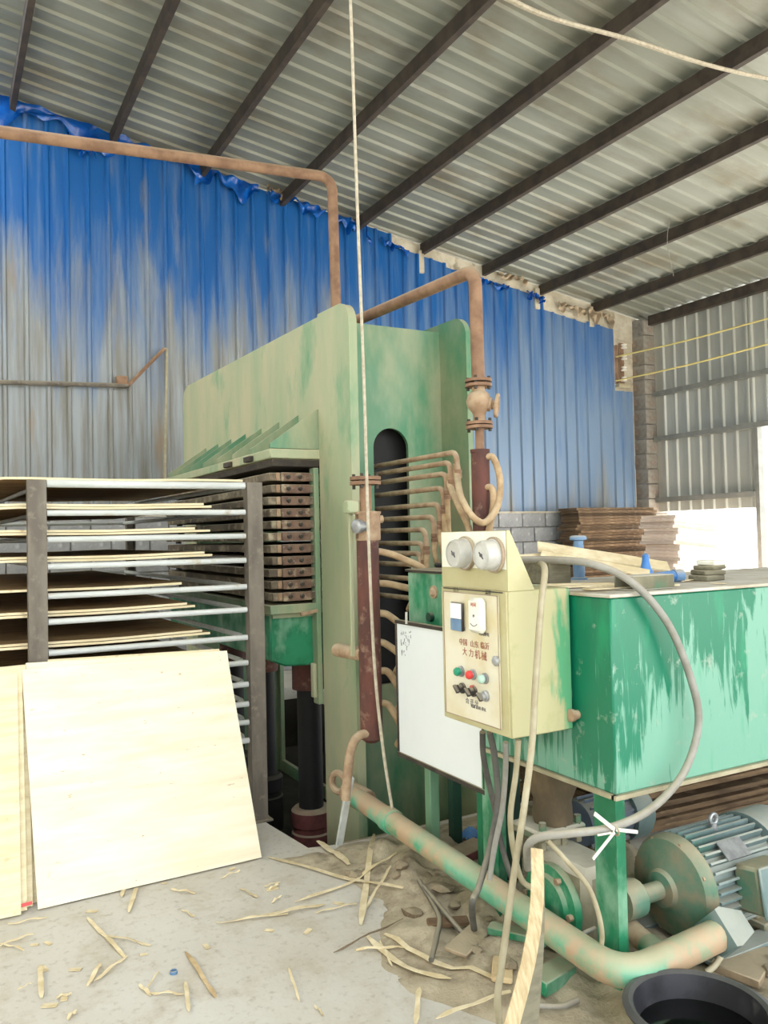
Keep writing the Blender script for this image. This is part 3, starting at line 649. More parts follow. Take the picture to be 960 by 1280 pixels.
CX, CY0, CY1 = 1.65, 2.18, 2.58; zc0 = .868; zc1 = PX(560, 733, CX).z; zc2 = PX(592, 664, CX).z
cb = thing('control_box', 'cream metal control box with two round gauges and a push button door', 'control box', (1.78, 2.38, zc0))
gm = G(); gm.bx(CX, CX+.262, CY0, CY1, zc0, zc1); part(gm, 'box_body', 'box_side', cb, .004)
gm = G().prism([(CX, zc1), (CX, zc2), (CX+.012, zc2), (CX+.11, zc1)], [], lambda u, v, t: (u, t, v), CY0, CY1); part(gm, 'gauge_hood', 'box_cream', cb)
gm = G(); gm.bx(CX-.003, CX-.0005, CY0+.006, CY1-.006, PX(590, 710, CX).z, zc2-.002); part(gm, 'hood_front', 'white_paint', cb)
gm = G(); gm.bx(CX-.007, CX-.0005, CY0+.003, CY1-.003, zc0+.004, zc1-.002); part(gm, 'front_frame', 'box_cream', cb, .002)
dY0, dY1, dZ0, dZ1 = CY0+.04, CY1-.025, PX(600, 902, CX).z, PX(590, 741, CX).z
dr = None
gm = G(); gm.bx(CX-.013, CX-.0075, dY0, dY1, dZ0, dZ1); dr = part(gm, 'door', 'panel_white', cb, .002)
gm = G(); xf = CX-.0135
for a in ((dY0, dY1, dZ1-.003, dZ1), (dY0, dY1, dZ0, dZ0+.003), (dY0, dY0+.003, dZ0, dZ1), (dY1-.003, dY1, dZ0, dZ1)): gm.bx(xf-.002, xf, *a)
part(gm, 'door_seam', 'gauge_ring', dr)
gm = G(); gm.bx(CX-.009, CX-.0072, CY0+.02, CY1-.02, dZ1+.008, dZ1+.012); part(gm, 'slot_line', 'ink_dark', cb)
for px, py in ((571, 692), (606, 694)):
    q = PX(px, py, CX-.045); q.x = CX-.003
    gg = part(G().lathe(q, (-1, 0, 0), [(.056, 0), (.058, .006), (.058, .012), (.05, .014), (.05, .05), (.047, .058), (.043, .06), (.043, .056), (.001, .056)], 28), 'gauge', 'gauge_face', cb)
    part(G().lathe(q, (-1, 0, 0), [(.0595, .001), (.0605, .004), (.0605, .011), (.0595, .013)], 28), 'gauge_ring', 'gauge_ring', gg)
    part(G().bar(q+Vector((-.0575, .012, .01)), q+Vector((-.0575, -.01, -.012)), .004, .002, (1, 0, 0)), 'needle', 'ink', gg)
    part(G().lathe(q+Vector((-.0565, 0, 0)), (-1, 0, 0), [(.006, 0), (.006, .004), (.001, .005)], 10), 'needle_hub', 'ink', gg)
zl = lambda px, py: PX(px, py, CX-.0135)
q = zl(573, 770); gm = G(); gm.bx(xf-.012, xf, q.y-.04, q.y+.036, q.z-.052, q.z+.05); vm = part(gm, 'volt_meter', 'plastic_black', dr, .004)
gm = G(); gm.bx(xf-.0135, xf-.012, q.y-.036, q.y+.032, q.z-.008, q.z+.046); part(gm, 'meter_dial', 'board_white', vm)
gm = G(); gm.bx(xf-.0135, xf-.012, q.y-.036, q.y+.032, q.z-.05, q.z-.01); part(gm, 'meter_cover', 'blue_dusty', vm)
q = zl(601, 768); gm = G(); gm.bx(xf-.03, xf, q.y-.042, q.y+.042, q.z-.062, q.z+.058); tm = part(gm, 'timer_relay', 'white_paint', dr, .012)
text('时间', .016, (xf-.0306, q.y, q.z+.034), (0, -1, 0), (0, 0, 1), 'ink_red', tm, 'timer_mark')
text('秒', .012, (xf-.0306, q.y, q.z-.004), (0, -1, 0), (0, 0, 1), 'ink', tm, 'timer_mark')
part(G().tube([(xf-.031, q.y+.02-.04*k/8, q.z-.03-.008*math.sin(k/8*math.pi)) for k in range(9)], .0012, 5), 'timer_scale', 'ink', tm)
text('压力', .018, (CX-.0076, zl(568, 727).y, (zc1+dZ1)/2-.002), (0, -1, 0), (0, 0, 1), 'ink_dark', cb, 'gauge_caption')
text('温度', .018, (CX-.0076, zl(608, 730).y, (zc1+dZ1)/2-.002), (0, -1, 0), (0, 0, 1), 'ink_dark', cb, 'gauge_caption')
for s_, px, py, sz, m_ in (('电压表', 577, 786, .017, 'ink'), ('时间继电', 605, 793, .015, 'ink'), ('中国', 579, 803, .026, 'ink_brown'), ('山东', 593, 806, .026, 'ink_brown'), ('临沂', 606, 808, .026, 'ink_brown'),
                          ('大', 581, 815, .03, 'ink_brown'), ('力', 589, 817, .03, 'ink_brown'), ('机', 597, 819, .034, 'ink_brown'), ('械', 605, 821, .034, 'ink_brown'), ('合 开 分', 590, 878, .022, 'ink'), ('电源 启动 停止', 598, 885, .014, 'ink')):
    q = zl(px, py); text(s_, sz, (xf-.0004, q.y, q.z), (0, -1, 0), (0, 0, 1), m_, dr, 'door_lettering')
for px, py, m_ in ((577, 839, 'button_green'), (592, 843, 'button_red'), (607, 848, 'button_pale')):
    q = zl(px, py); q.x = xf; bt = part(G().lathe(q, (-1, 0, 0), [(.019, 0), (.019, .006), (.012, .007), (.012, .012)], 16), 'button_ring', 'silver', dr)
    part(G().lathe(q, (-1, 0, 0), [(.014, .008), (.015, .02), (.012, .026), (.004, .029)], 16), 'button_cap', m_, bt) if False else tag(part(G().lathe(q, (-1, 0, 0), [(.0145, .0125), (.0155, .022), (.012, .028), (.004, .031)], 16), 'button_cap', m_, dr))
for px, py, m_ in ((579, 860, 'plastic_black'), (593, 864, 'plastic_black'), (608, 870, 'silver')):
    q = zl(px, py); q.x = xf; kb = part(G().lathe(q, (-1, 0, 0), [(.019, 0), (.019, .008), (.014, .01), (.014, .024), (.002, .025)], 14), 'switch_base', m_, dr)
    gm = G().bar(q+Vector((-.03, .012, .012)), q+Vector((-.03, -.012, -.012)), .009, .014, (1, 0, 0)); part(gm, 'switch_lever', 'plastic_black', dr, .002)
q = zl(592, 859); q.x = xf; part(G().lathe(q, (-1, 0, 0), [(.008, 0), (.008, .012), (.002, .014)], 10), 'pilot_lamp', 'ink_red', dr)
q = zl(621, 826); q.x = xf; part(G().lathe(q, (-1, 0, 0), [(.017, 0), (.017, .008), (.013, .012), (.004, .013)], 16), 'door_lock', 'silver', dr)

# valve stand and whiteboard
vs = thing('valve_stand', 'green steel valve stand on legs behind the whiteboard', 'stand', (2.12, 3.15, 0))
zs = PY(518, 714, 3.42).z
gm = G(); gm.bx(1.99, 2.22, 2.86, 3.42, .62, zs); part(gm, 'stand_body', 'green_paint', vs, .006)
gm = G(); gm.bx(1.98, 2.23, 2.85, 3.43, zs, zs+.012); part(gm, 'stand_lid', 'dark_iron', vs, .003)
q = PX(543, 740, 1.99); part(G().lathe(q, (-1, 0, 0), [(.03, 0), (.03, .008), (.02, .01), (.012, .02)], 12), 'round_boss', 'dusty_tan', vs)
q = PX(540, 771, 1.99); part(G().lathe(q, (-1, 0, 0), [(.022, 0), (.022, .02), (.01, .02)], 10), 'port_nut', 'dark_green', vs)
for q, w, m_ in ((PZ(540, 1088), .05, 'press_green'), (PZ(604, 1108), .042, 'green_paint')):
    gm = G(); gm.bx(q.x-w/2+.01, q.x+w/2+.01, q.y-w/2, q.y+w/2, -.02, .62); gm.bx(q.x-w+.01, q.x+w+.01, q.y-w, q.y+w, -.02, .006); part(gm, 'leg', m_, vs, .004)
for q in ((2.19, 3.36), (2.19, 2.90)): gm = G(); gm.bx(q[0]-.025, q[0]+.025, q[1]-.025, q[1]+.025, 0, .62); part(gm, 'leg', 'dark_green', vs, .004)
gm = G().cyl((2.08, 3.3, zs+.03), (2.1, 2.95, zs+.03), .012, n=10); part(gm, 'top_rod', 'black_iron_shade', vs)
wbx = 1.93; A1, A2, A3 = PX(497, 779, wbx), PX(503, 942, wbx), PX(606, 984, wbx)
y1, y0_, z0_, z1_ = A1.y, A3.y, (A2.z+A3.z)/2, A1.z
bd = thing('whiteboard', 'white writing board in dark frame with handwriting, hung below the gauge box', 'whiteboard', (wbx, (y1+y0_)/2, z0_))
gm = G(); gm.bx(wbx-.004, wbx+.006, y0_, y1, z0_, z1_); part(gm, 'board_panel', 'board_white', bd)
for a in ((y0_-.012, y1+.012, z1_, z1_+.018), (y0_-.012, y1+.012, z0_-.022, z0_), (y1, y1+.012, z0_, z1_), (y0_-.012, y0_, z0_, z1_)):
    gm = G(); gm.bx(wbx-.010, wbx+.012, *a); part(gm, 'frame_bar', 'dark_iron', bd, .002)
rw = random.Random(3)
for (px, py, n) in ((500, 793, 5), (501, 804, 4), (501, 815, 2)):
    for k in range(n):
        q = PX(px+1+k*3.2, py+k*.4, wbx-.005)
        gm = G()
        for j in range(4):
            a = q+Vector((0, rw.uniform(-.008, .008), rw.uniform(-.018, .018))); b = a+(Vector((0, rw.uniform(-.009, .009), 0)) if j % 2 else Vector((0, 0, rw.uniform(-.02, .02))))
            gm.bar(a, b, .0022, .0012, (1, 0, 0))
        part(gm, 'handwriting', 'ink', bd)
part(G().tube([PX(508, 765, wbx-.01), PX(508, 780, wbx-.014)], .006, 8), 'hanger', 'tie_white', bd)

# ================================================================ MOTOR AND PUMPS
MY, MZ, MR = 2.14, .26, .168
mo = thing('electric_motor', 'large grey green finned electric motor on a base beam under the tank', 'motor', (2.6, MY, .08))
x0m = 2.30
part(G().lathe((x0m, MY, MZ), (1, 0, 0), [(.02, -.13), (.032, -.13), (.032, -.05), (.06, -.045), (.07, -.03), (.12, -.015), (.165, .0), (.178, .02), (.178, .05), (.15, .055)], 36), 'end_shield', 'motor_green', mo)
part(G().cyl((x0m+.05, MY, MZ), (x0m+.46, MY, MZ), MR-.02, n=36), 'stator_body', 'motor_grey', mo)
for k in range(34):
    a = 2*math.pi*k/34+.05
    if -2.0 < math.atan2(math.sin(a), math.cos(a)) < -1.15: continue
    d = Vector((0, math.cos(a), math.sin(a))); c_ = Vector((x0m, MY, MZ))
    gm = G().bar(c_+d*(MR-.006)+Vector((.06, 0, 0)), c_+d*(MR-.006)+Vector((.40, 0, 0)), .008, .036, d); part(gm, 'cooling_fin', 'motor_grey', mo)
part(G().lathe((x0m+.41, MY, MZ), (1, 0, 0), [(.17, 0), (.188, .0), (.188, .16), (.17, .2), (.08, .205)], 36), 'fan_cowl', 'motor_grey', mo)
part(G().torus((x0m+.22, MY-.02, MZ+MR+.04), (0, 1, 0), .018, .007, 16, 8), 'lifting_eye', 'silver', mo); part(G().cyl((x0m+.22, MY-.02, MZ+MR), (x0m+.22, MY-.02, MZ+MR+.025), .013, n=10), 'eye_stem', 'silver', mo)
tb = G(); Mx = Matrix.Translation((x0m+.25, MY, MZ)) @ Matrix.Rotation(math.radians(-8), 4, 'X')
tb.bx(-.085, .085, -.255, -.15, -.085, .075, Mx); tj = part(tb, 'terminal_box', 'motor_green', mo, .012)
tb = G(); tb.bx(-.09, .09, -.27, -.256, -.09, .08, Mx); part(tb, 'box_cover', 'motor_grey', tj, .005)
a = math.radians(132); gm = G(); Mx2 = Matrix.Translation((x0m+.2, MY, MZ)) @ Matrix.Rotation(math.radians(42), 4, 'X')
gm.bx(-.06, .06, -.035, .035, MR+.012, MR+.017, Mx2); part(gm, 'name_plate', 'silver', mo)
for X in (x0m+.1, x0m+.34): gm = G(); gm.bx(X-.035, X+.035, MY-.16, MY+.16, .09, .115); gm.bx(X-.03, X+.03, MY-.12, MY-.08, .115, .2); gm.bx(X-.03, X+.03, MY+.08, MY+.12, .115, .2); part(gm, 'foot', 'motor_green', mo, .005)
for k in range(8):
    t = k*math.pi/4+.3; q = Vector((x0m+.02, MY+.165*math.cos(t), MZ+.165*math.sin(t))); part(G().cyl(q, q+Vector((-.015, 0, 0)), .009, n=6), 'shield_bolt', 'dusty_tan', mo)
bf = thing('base_beam', 'dusty green channel beam carrying the electric motor', 'beam', (2.6, 2.0, 0))
for Y in (1.97, 2.27):
    gm = G(); gm.bx(2.27, 3.6, Y-.04, Y+.04, .075, .088); gm.bx(2.27, 3.6, Y+.03, Y+.04, -.02, .075); gm.bx(2.27, 3.6, Y-.04, Y+.03, -.02, -.01); part(gm, 'channel', 'motor_grey', bf, .002)
pu_ = thing('gear_pump', 'dust caked gear pump with round green flange beside the tank leg', 'pump', (2.0, 2.32, 0))
gm = G(); gm.bx(1.965, 2.16, 2.2, 2.5, .06, .36); part(gm, 'pump_housing', 'pump_dusty', pu_, .03)
part(G().lathe((1.965, 2.36, .2), (-1, 0, 0), [(.12, 0), (.14, .0), (.14, .03), (.11, .035), (.10, .05), (.04, .055)], 24), 'round_flange', 'green_paint', pu_)
part(G().lathe((2.06, 2.14, .26), (1, 0, 0), [(.05, 0), (.065, .0), (.065, .08), (.05, .085), (.03, .1)], 20), 'coupling', 'motor_green', pu_)
for k in range(6):
    t = k*math.pi/3; q = Vector((1.935, 2.36+.12*math.cos(t), .2+.12*math.sin(t))); part(G().cyl(q, q+Vector((-.02, 0, 0)), .012, n=6), 'flange_bolt', 'dusty_tan', pu_)
vb_ = thing('valve_block', 'brown grease caked valve block hanging under the tank', 'valve', (1.95, 2.55, .4))
q = PY(690, 985, 2.5)
gm = G().lathe((q.x, 2.5, .42), (0, 0, 1), [(.07, 0), (.08, .03), (.075, .1), (.10, .16), (.11, .25)], 10); part(gm, 'block_body', 'pump_brown', vb_)
gm = G(); gm.bx(q.x-.13, q.x+.1, 2.42, 2.6, .39, .43); part(gm, 'block_flange', 'pump_dusty', vb_, .01)
for dx in (-.1, 0, .07): part(G().cyl((q.x+dx, 2.44, .36), (q.x+dx, 2.44, .46), .014, n=6), 'stud', 'pump_dusty', vb_)
gm = G().lathe((q.x-.02, 2.5, .30), (0, 0, 1), [(.09, 0), (.09, .03), (.06, .04), (.06, .09)], 14); part(gm, 'outlet_neck', 'pump_dusty', vb_)
m2 = thing('small_motor', 'small blue grey finned motor partly hidden behind the tank leg', 'motor', (2.45, 2.95, .3))
q = PY(722, 1030, 2.9)
part(G().cyl((q.x, 2.9, q.z), (q.x+.34, 2.9, q.z), .10, n=24), 'motor_body', 'motor_blue', m2)
for k in range(14):
    t = k*math.pi*2/14; d = Vector((0, math.cos(t), math.sin(t))); c_ = Vector((q.x, 2.9, q.z)); part(G().bar(c_+d*.105+Vector((.02, 0, 0)), c_+d*.105+Vector((.25, 0, 0)), .007, .02, d), 'cooling_fin', 'motor_blue', m2)
part(G().lathe((q.x+.26, 2.9, q.z), (1, 0, 0), [(.11, 0), (.122, 0), (.122, .1), (.10, .13)], 24), 'fan_cowl', 'motor_grey', m2)
gm = G(); gm.bx(q.x+.02, q.x+.24, 2.82, 2.98, 0, q.z-.09); part(gm, 'pedestal', 'pump_brown', m2)
sd = thing('suction_pipe', 'short tan pipe with green cap passing under the motor', 'pipe', (2.1, 2.05, .1))
a, b = PY(775, 1150, 2.2), PY(812, 1183, 2.02)
part(G().cyl(a, b, .036, n=16), 'pipe_run', 'dusty_tan', sd); part(G().lathe(b, b-a, [(.038, -.01), (.042, 0), (.042, .05), (.03, .06)], 14), 'pipe_cap', 'green_paint', sd)

# black tub
q = PZ(874, 1262, .2); tubc = Vector((q.x, q.y, 0))
tu = thing('rubber_tub', 'round black rubber tub holding dark waste oil', 'tub', tubc)
part(G().lathe(tubc, (0, 0, 1), [(.13, 0), (.145, .01), (.185, .19), (.205, .195), (.208, .205), (.19, .212), (.178, .205), (.15, .04), (.01, .035)], 40), 'tub_shell', 'rubber', tu)
part(G().lathe(tubc+Vector((0, 0, .135)), (0, 0, 1), [(.01, 0), (.1655, 0), (.1655, .003), (.001, .003)], 40), 'waste_oil', 'oil', tu)

# ================================================================ VENEER STACKS
def stack(n, org, sx, sy, t, m, label, group, seed, tilt=0, rot=0, jit=.03, gap=.002):
    r = random.Random(seed); gm = G(); gm.bx(-sx/2, sx/2, -sy/2, sy/2, 0, t); me = gm.mesh('veneer_sheet', m, bevel=0)
    for k in range(n):
        jx = r.uniform(-jit, jit); o = new('veneer_sheet', me, None, Vector(org)+Vector((jx, r.uniform(-jit, jit), k*(t/math.cos(tilt)+gap)-jx*math.tan(tilt))))
        o.rotation_euler = (0, tilt, rot+r.uniform(-.015, .015)); tag(o, label, 'veneer sheet', group)
P0 = PY(697, 640, 8.05); P1 = PY(816, 636, 8.05)
P0 = PY(700, 640, 8.7); P1 = PY(816, 636, 8.4)
stack(48, ((P0.x+P1.x)/2, 8.52, .02), P1.x-P0.x, .36, .036, 'veneer_brown', 'shade-browned veneer sheet in the tall stack by the block wall', 'sheets of the brown stack by the wall', 5, jit=.035)  # shadow side of the pile put into the brown colour
P2 = PY(818, 640, 7.4); c_ = PY(904, 650, 7.15)
stack(41, ((P2.x+c_.x)/2, 7.4, .02), c_.x-P2.x, .5, .038, 'veneer_pink_glare', 'pale pinkish veneer sheet in the sagging stack beside the brown stack', 'sheets of the pale stack', 6, tilt=math.radians(5), rot=.12, jit=.05)
stack(20, (4.5, 3.45, .0), 3.0, .95, .026, 'veneer_brown', 'dark brown veneer sheet in the low stack behind the motor', 'sheets of the low stack behind the motor', 8, rot=-.04, jit=.04, gap=.003)

# ================================================================ THINGS ON THE TANK
zt_ = TZ1+.0125
def onT(px, py, z=0): return PZ(px, py, zt_+z)
q = PY(723, 690, 2.68); h0 = Vector((q.x, 2.68, zt_)); hh = max(.1, PY(723, 660, 2.68).z-zt_)
br_ = thing('breather_cap', 'dusty blue breather filler with wide mushroom cap on the tank', 'breather', h0)
part(G().lathe(h0, (0, 0, 1), [(.035, 0), (.035, .008), (.024, .01), (.026, hh*.45), (.02, hh*.75)], 16), 'breather_neck', 'blue_dusty', br_)
part(G().lathe(h0+Vector((0, 0, hh*.75)), (0, 0, 1), [(.02, 0), (.036, .005), (.036, .016), (.03, .022), (.01, .024)], 18), 'breather_lid', 'blue_dusty', br_)
q = PY(812, 712, 2.3); s0 = Vector((q.x, 2.3, zt_))
sb = thing('spray_gun', 'bright blue spray bottle lying on the green tank lid', 'spray bottle', s0)
part(G().lathe(s0+Vector((-.02, 0, 0)), (0, 0, 1), [(.024, 0), (.026, .005), (.026, .05), (.02, .06), (.014, .085), (.012, .11), (.005, .115)], 14), 'bottle', 'blue_plastic', sb)
part(G().tube([s0+Vector((-.01, -.01, .02)), s0+Vector((.07, -.02, .026)), s0+Vector((.11, -.025, .022))], [.018, .018, .024], 12), 'nozzle', 'blue_plastic', sb)
part(G().lathe(s0+Vector((.10, -.025, .024)), (1, -.1, 0), [(.024, 0), (.026, .01), (.026, .04), (.018, .045)], 14), 'nozzle_cap', 'blue_dusty', sb)
q = PY(885, 714, 2.25); s0 = Vector((q.x, 2.25, zt_))
for k, (w, t, m_, lb, rz) in enumerate(((.115, .022, 'grey_wood', 'lowest mossy wood block in the small pile on the tank', .1), (.10, .02, 'grey_wood', 'middle mossy wood block in the small pile on the tank', -.2), (.095, .016, 'grey_wood', 'upper dark wood block in the small pile on the tank', .15), (.07, .02, 'white_paint', 'small white block topping the wood pile on the tank', 0))):
    gm = G(); gm.bx(-w/2, w/2, -.045, .045, 0, t, Matrix.Translation(s0+Vector((-.01+.01*k, 0, [0, .0225, .043, .0595][k]))) @ Matrix.Rotation(rz, 4, 'Z')); solo(gm, 'wood_block', m_, lb, 'block', 'wood blocks piled on the tank', bevel=.004)
a, b = PY(786, 727, 2.06), PY(838, 732, 2.06)
gm = G(); A_ = Vector((a.x, 2.08, zt_)); L = b.x-a.x
gm.bx(A_.x, A_.x+L, 2.04, 2.13, zt_, zt_+.004); gm.bx(A_.x, A_.x+L, 2.04, 2.045, zt_+.004, zt_+.05); gm.bx(A_.x, A_.x+L, 2.125, 2.13, zt_+.004, zt_+.05); gm.bx(A_.x, A_.x+L, 2.045, 2.125, zt_+.046, zt_+.05)
solo(gm, 'steel_channel', 'pump_dusty', 'short dusty green steel channel lying at the front edge of the tank lid', 'channel', bevel=.002)
def plank(a, b, w, t, name, m, label, cat, group=None, up=(0, 0, 1)): return solo(G().bar(a, b, w, t, up), name, m, label, cat, group, bevel=.001)
TL = [((672, 683, 2.62), (836, 709, 2.34), .085, .010, 'longest cream veneer slat propped across the tank lid'), ((676, 693, 2.52), (812, 717, 2.24), .06, .008, 'cream veneer slat propped just below the longest slat'),
      ((748, 694, 2.62), (800, 702, 2.58), .07, .012, 'tan plywood offcut resting behind the slats near the blue bottle'), ((648, 699, 2.6), (700, 695, 2.66), .04, .02, 'thick pale batten end poking from the tank toward the press')]
for k, (a, b, w, t, lb) in enumerate(TL):
    plank(PY(*a), PY(*b), w, t, 'veneer_batten', 'strip', lb, 'slat', up=(0, -.55, 1))
for k, (a, b, w, lb) in enumerate((((1.97, 2.16), (2.36, 2.12), .05, 'short veneer slat lying flat along the tank front edge'), ((1.98, 2.33), (2.3, 2.25), .07, 'wide veneer slat lying flat near the tank corner'), ((2.02, 2.45), (2.28, 2.36), .05, 'narrow veneer slat lying flat under the propped slats'))):
    plank((*a, zt_+.006), (*b, zt_+.004), w, .006, 'veneer_batten', 'strip', lb, 'slat')
q = PY(682, 690, 2.58); gm = G(); gm.bx(q.x-.05, q.x+.06, 2.5, 2.68, zt_, q.z-.03); solo(gm, 'wood_block', 'grey_wood', 'grey wood block propping up the slats on the tank', 'block', bevel=.004)
# dust and chips on the tank lid
rr = random.Random(12)
for k in range(14):
    x_, y_ = rr.uniform(1.95, 2.6), rr.uniform(2.02, 2.5); a = rr.uniform(0, 3.1); l = rr.uniform(.05, .16)
    plank((x_, y_, zt_+.003), (x_+l*math.cos(a), y_+l*math.sin(a)*.6, zt_+.006), rr.uniform(.01, .03), .003, 'wood_chip', 'strip', 'small veneer chip scattered on the tank lid', 'wood chip', 'veneer chips on the tank lid')

# ================================================================ CABLES
def cable(pts, r, name, m, label, cat, n=10, k=7): return solo(G().tube(sm(pts, k), r, n), name, m, label, cat)
cable([PY(640, 700, 2.35), PY(690, 700, 2.2), PY(740, 705, 2.05), PY(790, 728, 1.97), PY(835, 780, 1.95), PY(864, 850, 1.94), PY(873, 905, 1.94), PY(855, 965, 1.94), PY(815, 1010, 1.93), PY(765, 1034, 1.93), PY(710, 1042, 1.94), PY(675, 1046, 2.0), PY(660, 1058, 2.05), PY(660, 1085, 2.1)], .013, 'flexible_conduit', 'cable_grey', 'grey flexible conduit looping down over the front of the green tank', 'conduit', 12)
cable([PY(672, 703, 2.3), PY(681, 712, 2.15), PY(676, 760, 2.11), PY(669, 860, 2.11), PY(665, 930, 2.11), PY(655, 1010, 2.1), PY(640, 1110, 2.1), PY(628, 1200, 2.06), PY(622, 1250, 2.02), PZ(626, 1290, .01)], .011, 'power_cable', 'cable_cream', 'cream power cable hanging down the side of the control box to the floor', 'cable')
cable([PY(612, 915, 2.4), PY(618, 945, 2.42), PY(622, 1000, 2.45), PY(612, 1060, 2.45), PY(598, 1110, 2.42), PY(590, 1130, 2.4), PZ(594, 1170, .05), PZ(604, 1210, .02)], .012, 'control_cable', 'cable_dark', 'dark grey cable drooping from the control box over the thick pipe', 'cable')
cable([PY(603, 915, 2.5), PY(605, 950, 2.55), PY(618, 1010, 2.6), PY(628, 1060, 2.6), PY(642, 1105, 2.55), PY(652, 1130, 2.5)], .011, 'control_cable', 'cable_dark', 'dark cable running behind the cream cable into the pump', 'cable')
cable([PY(632, 928, 2.3), PY(632, 960, 2.33), PY(628, 1010, 2.36), PY(618, 1060, 2.4), PY(612, 1100, 2.4)], .010, 'control_cable', 'cable_grey', 'light grey cable under the control box, nearest the whiteboard edge', 'cable')
cable([PY(648, 925, 2.2), PY(645, 965, 2.22), PY(638, 1030, 2.25), PY(650, 1095, 2.3), PY(668, 1112, 2.3)], .010, 'control_cable', 'cable_cream', 'pale cable curving from the control box toward the valve block', 'cable')
cable([PY(684, 1050, 2.0), PY(710, 1078, 1.98), PY(736, 1110, 1.97), PY(750, 1150, 1.96), PY(752, 1180, 1.98), PY(742, 1195, 2.0)], .008, 'thin_cable', 'cable_cream', 'thin cream cable curving past the pump toward the tank leg', 'cable')
cable([PY(744, 1160, 2.12), PY(728, 1168, 2.12), PY(720, 1185, 2.12), PY(724, 1200, 2.12)], .007, 'thin_cable', 'cable_grey', 'short looped cable on the green pump flange', 'cable')
cable([PY(912, 1155, 1.93), PY(908, 1180, 1.9), PY(895, 1205, 1.88), PY(882, 1216, 1.88)], .010, 'motor_cable', 'cable_cream', 'pale motor cable dropping from the terminal box', 'cable')
cable([PZ(524, 1101, .06), PZ(548, 1143, .06), PZ(546, 1170, .06), PZ(539, 1200, .05)], .010, 'ground_cable', 'cable_dark', 'dark cable curling over the dirt heap', 'cable')
cable([PZ(530, 1108, .07), PZ(560, 1145, .08), PZ(590, 1180, .07), PZ(600, 1192, .06)], .009, 'ground_cable', 'cable_dark', 'dark cable running straight across the dirt heap', 'cable')
cable([PZ(640, 1250, .05), PZ(665, 1256, .05), PZ(700, 1258, .05), PZ(722, 1250, .05)], .009, 'ground_cable', 'cable_grey', 'light cable on the dirt beside the standing plank', 'cable')
# strip tied round the tank leg
tw = thing('tie_strip', 'white plastic strip knotted round the conduit on the tank leg', 'tie', PY(768, 1037, 1.92))
for a, b, w in (((768, 1037), (743, 1017), .013), ((768, 1040), (741, 1074), .010), ((770, 1037), (797, 1040), .011), ((764, 1041), (747, 1044), .006)):
    part(G().bar(PY(*a, 1.915), PY(*b, 1.90), w, .003, (0, -1, .2)), 'tie_end', 'tie_white', tw)
part(G().torus(PY(768, 1037, 1.93), (1, 0, .3), .018, .004, 14, 6), 'tie_knot', 'cable_cream', tw)
# hanging rope
RZ = roofz(1.70)-.14
ro = thing('hanging_rope', 'long pale rope hanging from the roof past the press front', 'rope', PY(490, 1010, 3.3))
tp_ = PY(438, 0, 3.3)
part(G().tube(sm([(tp_.x-.03, 3.3, RZ), tp_, PY(446, 240, 3.3), PY(455, 480, 3.3), PY(461, 680, 3.3), PY(468, 830, 3.3), PY(478, 930, 3.3), PY(490, 1010, 3.3)], 8), .0075, 8), 'rope_line', 'rope', ro)
def line(pts, r, name, m, label, cat): return solo(G().tube(sm(pts, 8), r, 6), name, m, label, cat)
hw_ = 4.75
for dz, dy, lb in ((0, 0, 'lower'), (.035, .05, 'upper')):
    a, b, c_ = PZ(640, 0, hw_), PZ(790, 50, hw_), PZ(960, 98, hw_); ext = c_+(c_-b)*2.2+Vector((0, 0, .3)); pre = a+(a-b)*1.2+Vector((0, 0, .35))
    o_ = Vector((0, dy, dz)); line([pre+o_, a+o_, b+o_, c_+o_*.4, ext+o_], .013, 'roof_cable', 'rope', f'{lb} strand of the slack double cable slung beneath the roof', 'cable')
a = PY(838, 228, 6.5); line([a+Vector((.02, 0, .05)), PY(840, 260, 6.5), PY(834, 300, 6.5), PY(842, 345, 6.5)], .004, 'roof_wire', 'cable_grey', 'thin loose wire dangling from a roof purlin', 'wire')
# insulators and yellow wires in the corner
q = PY(780, 455, 8.9)
ir = thing('insulator_rack', 'wall rack with four white porcelain insulators beside the corner pillar', 'insulator rack', (q.x, 8.93, q.z-.3))
gm = G(); gm.bx(q.x-.03, q.x+.03, 8.93, 8.965, q.z-.3, q.z+.32); part(gm, 'rack_bar', 'rust_pipe', ir)
gm = G(); gm.bx(q.x-.13, q.x-.09, 8.93, 8.965, q.z-.3, q.z+.28); part(gm, 'rack_bar', 'rust_pipe', ir)
gm = G(); gm.bx(q.x-.14, q.x+.1, 8.86, 8.965, q.z-.36, q.z-.3); part(gm, 'rack_shelf', 'cable_cream', ir, .01)
ins = []
for py in (433, 447, 461, 474):
    w = PY(780, py, 8.88); ins.append(w)
    part(G().lathe(w-Vector((0, 0, .035)), (0, 0, 1), [(.02, 0), (.045, .005), (.045, .025), (.025, .032), (.025, .042), (.042, .048), (.042, .065), (.02, .07)], 14), 'insulator', 'porcelain', ir)
for i, (ya_, lb) in enumerate(((398, 'upper yellow wire strung along the right wall from the insulators'), (430, 'lower yellow wire strung along the right wall from the insulators'))):
    s_ = PY(770, (446, 476)[i], 8.86); e_ = PX(960, ya_, 9.1); ee = e_+(e_-s_)*1.2; ee.x = min(ee.x, 9.3); line([s_, s_.lerp(e_, .5)-Vector((0, 0, .02)), e_, ee], .012, 'yellow_wire', 'wire_yellow', lb, 'wire')

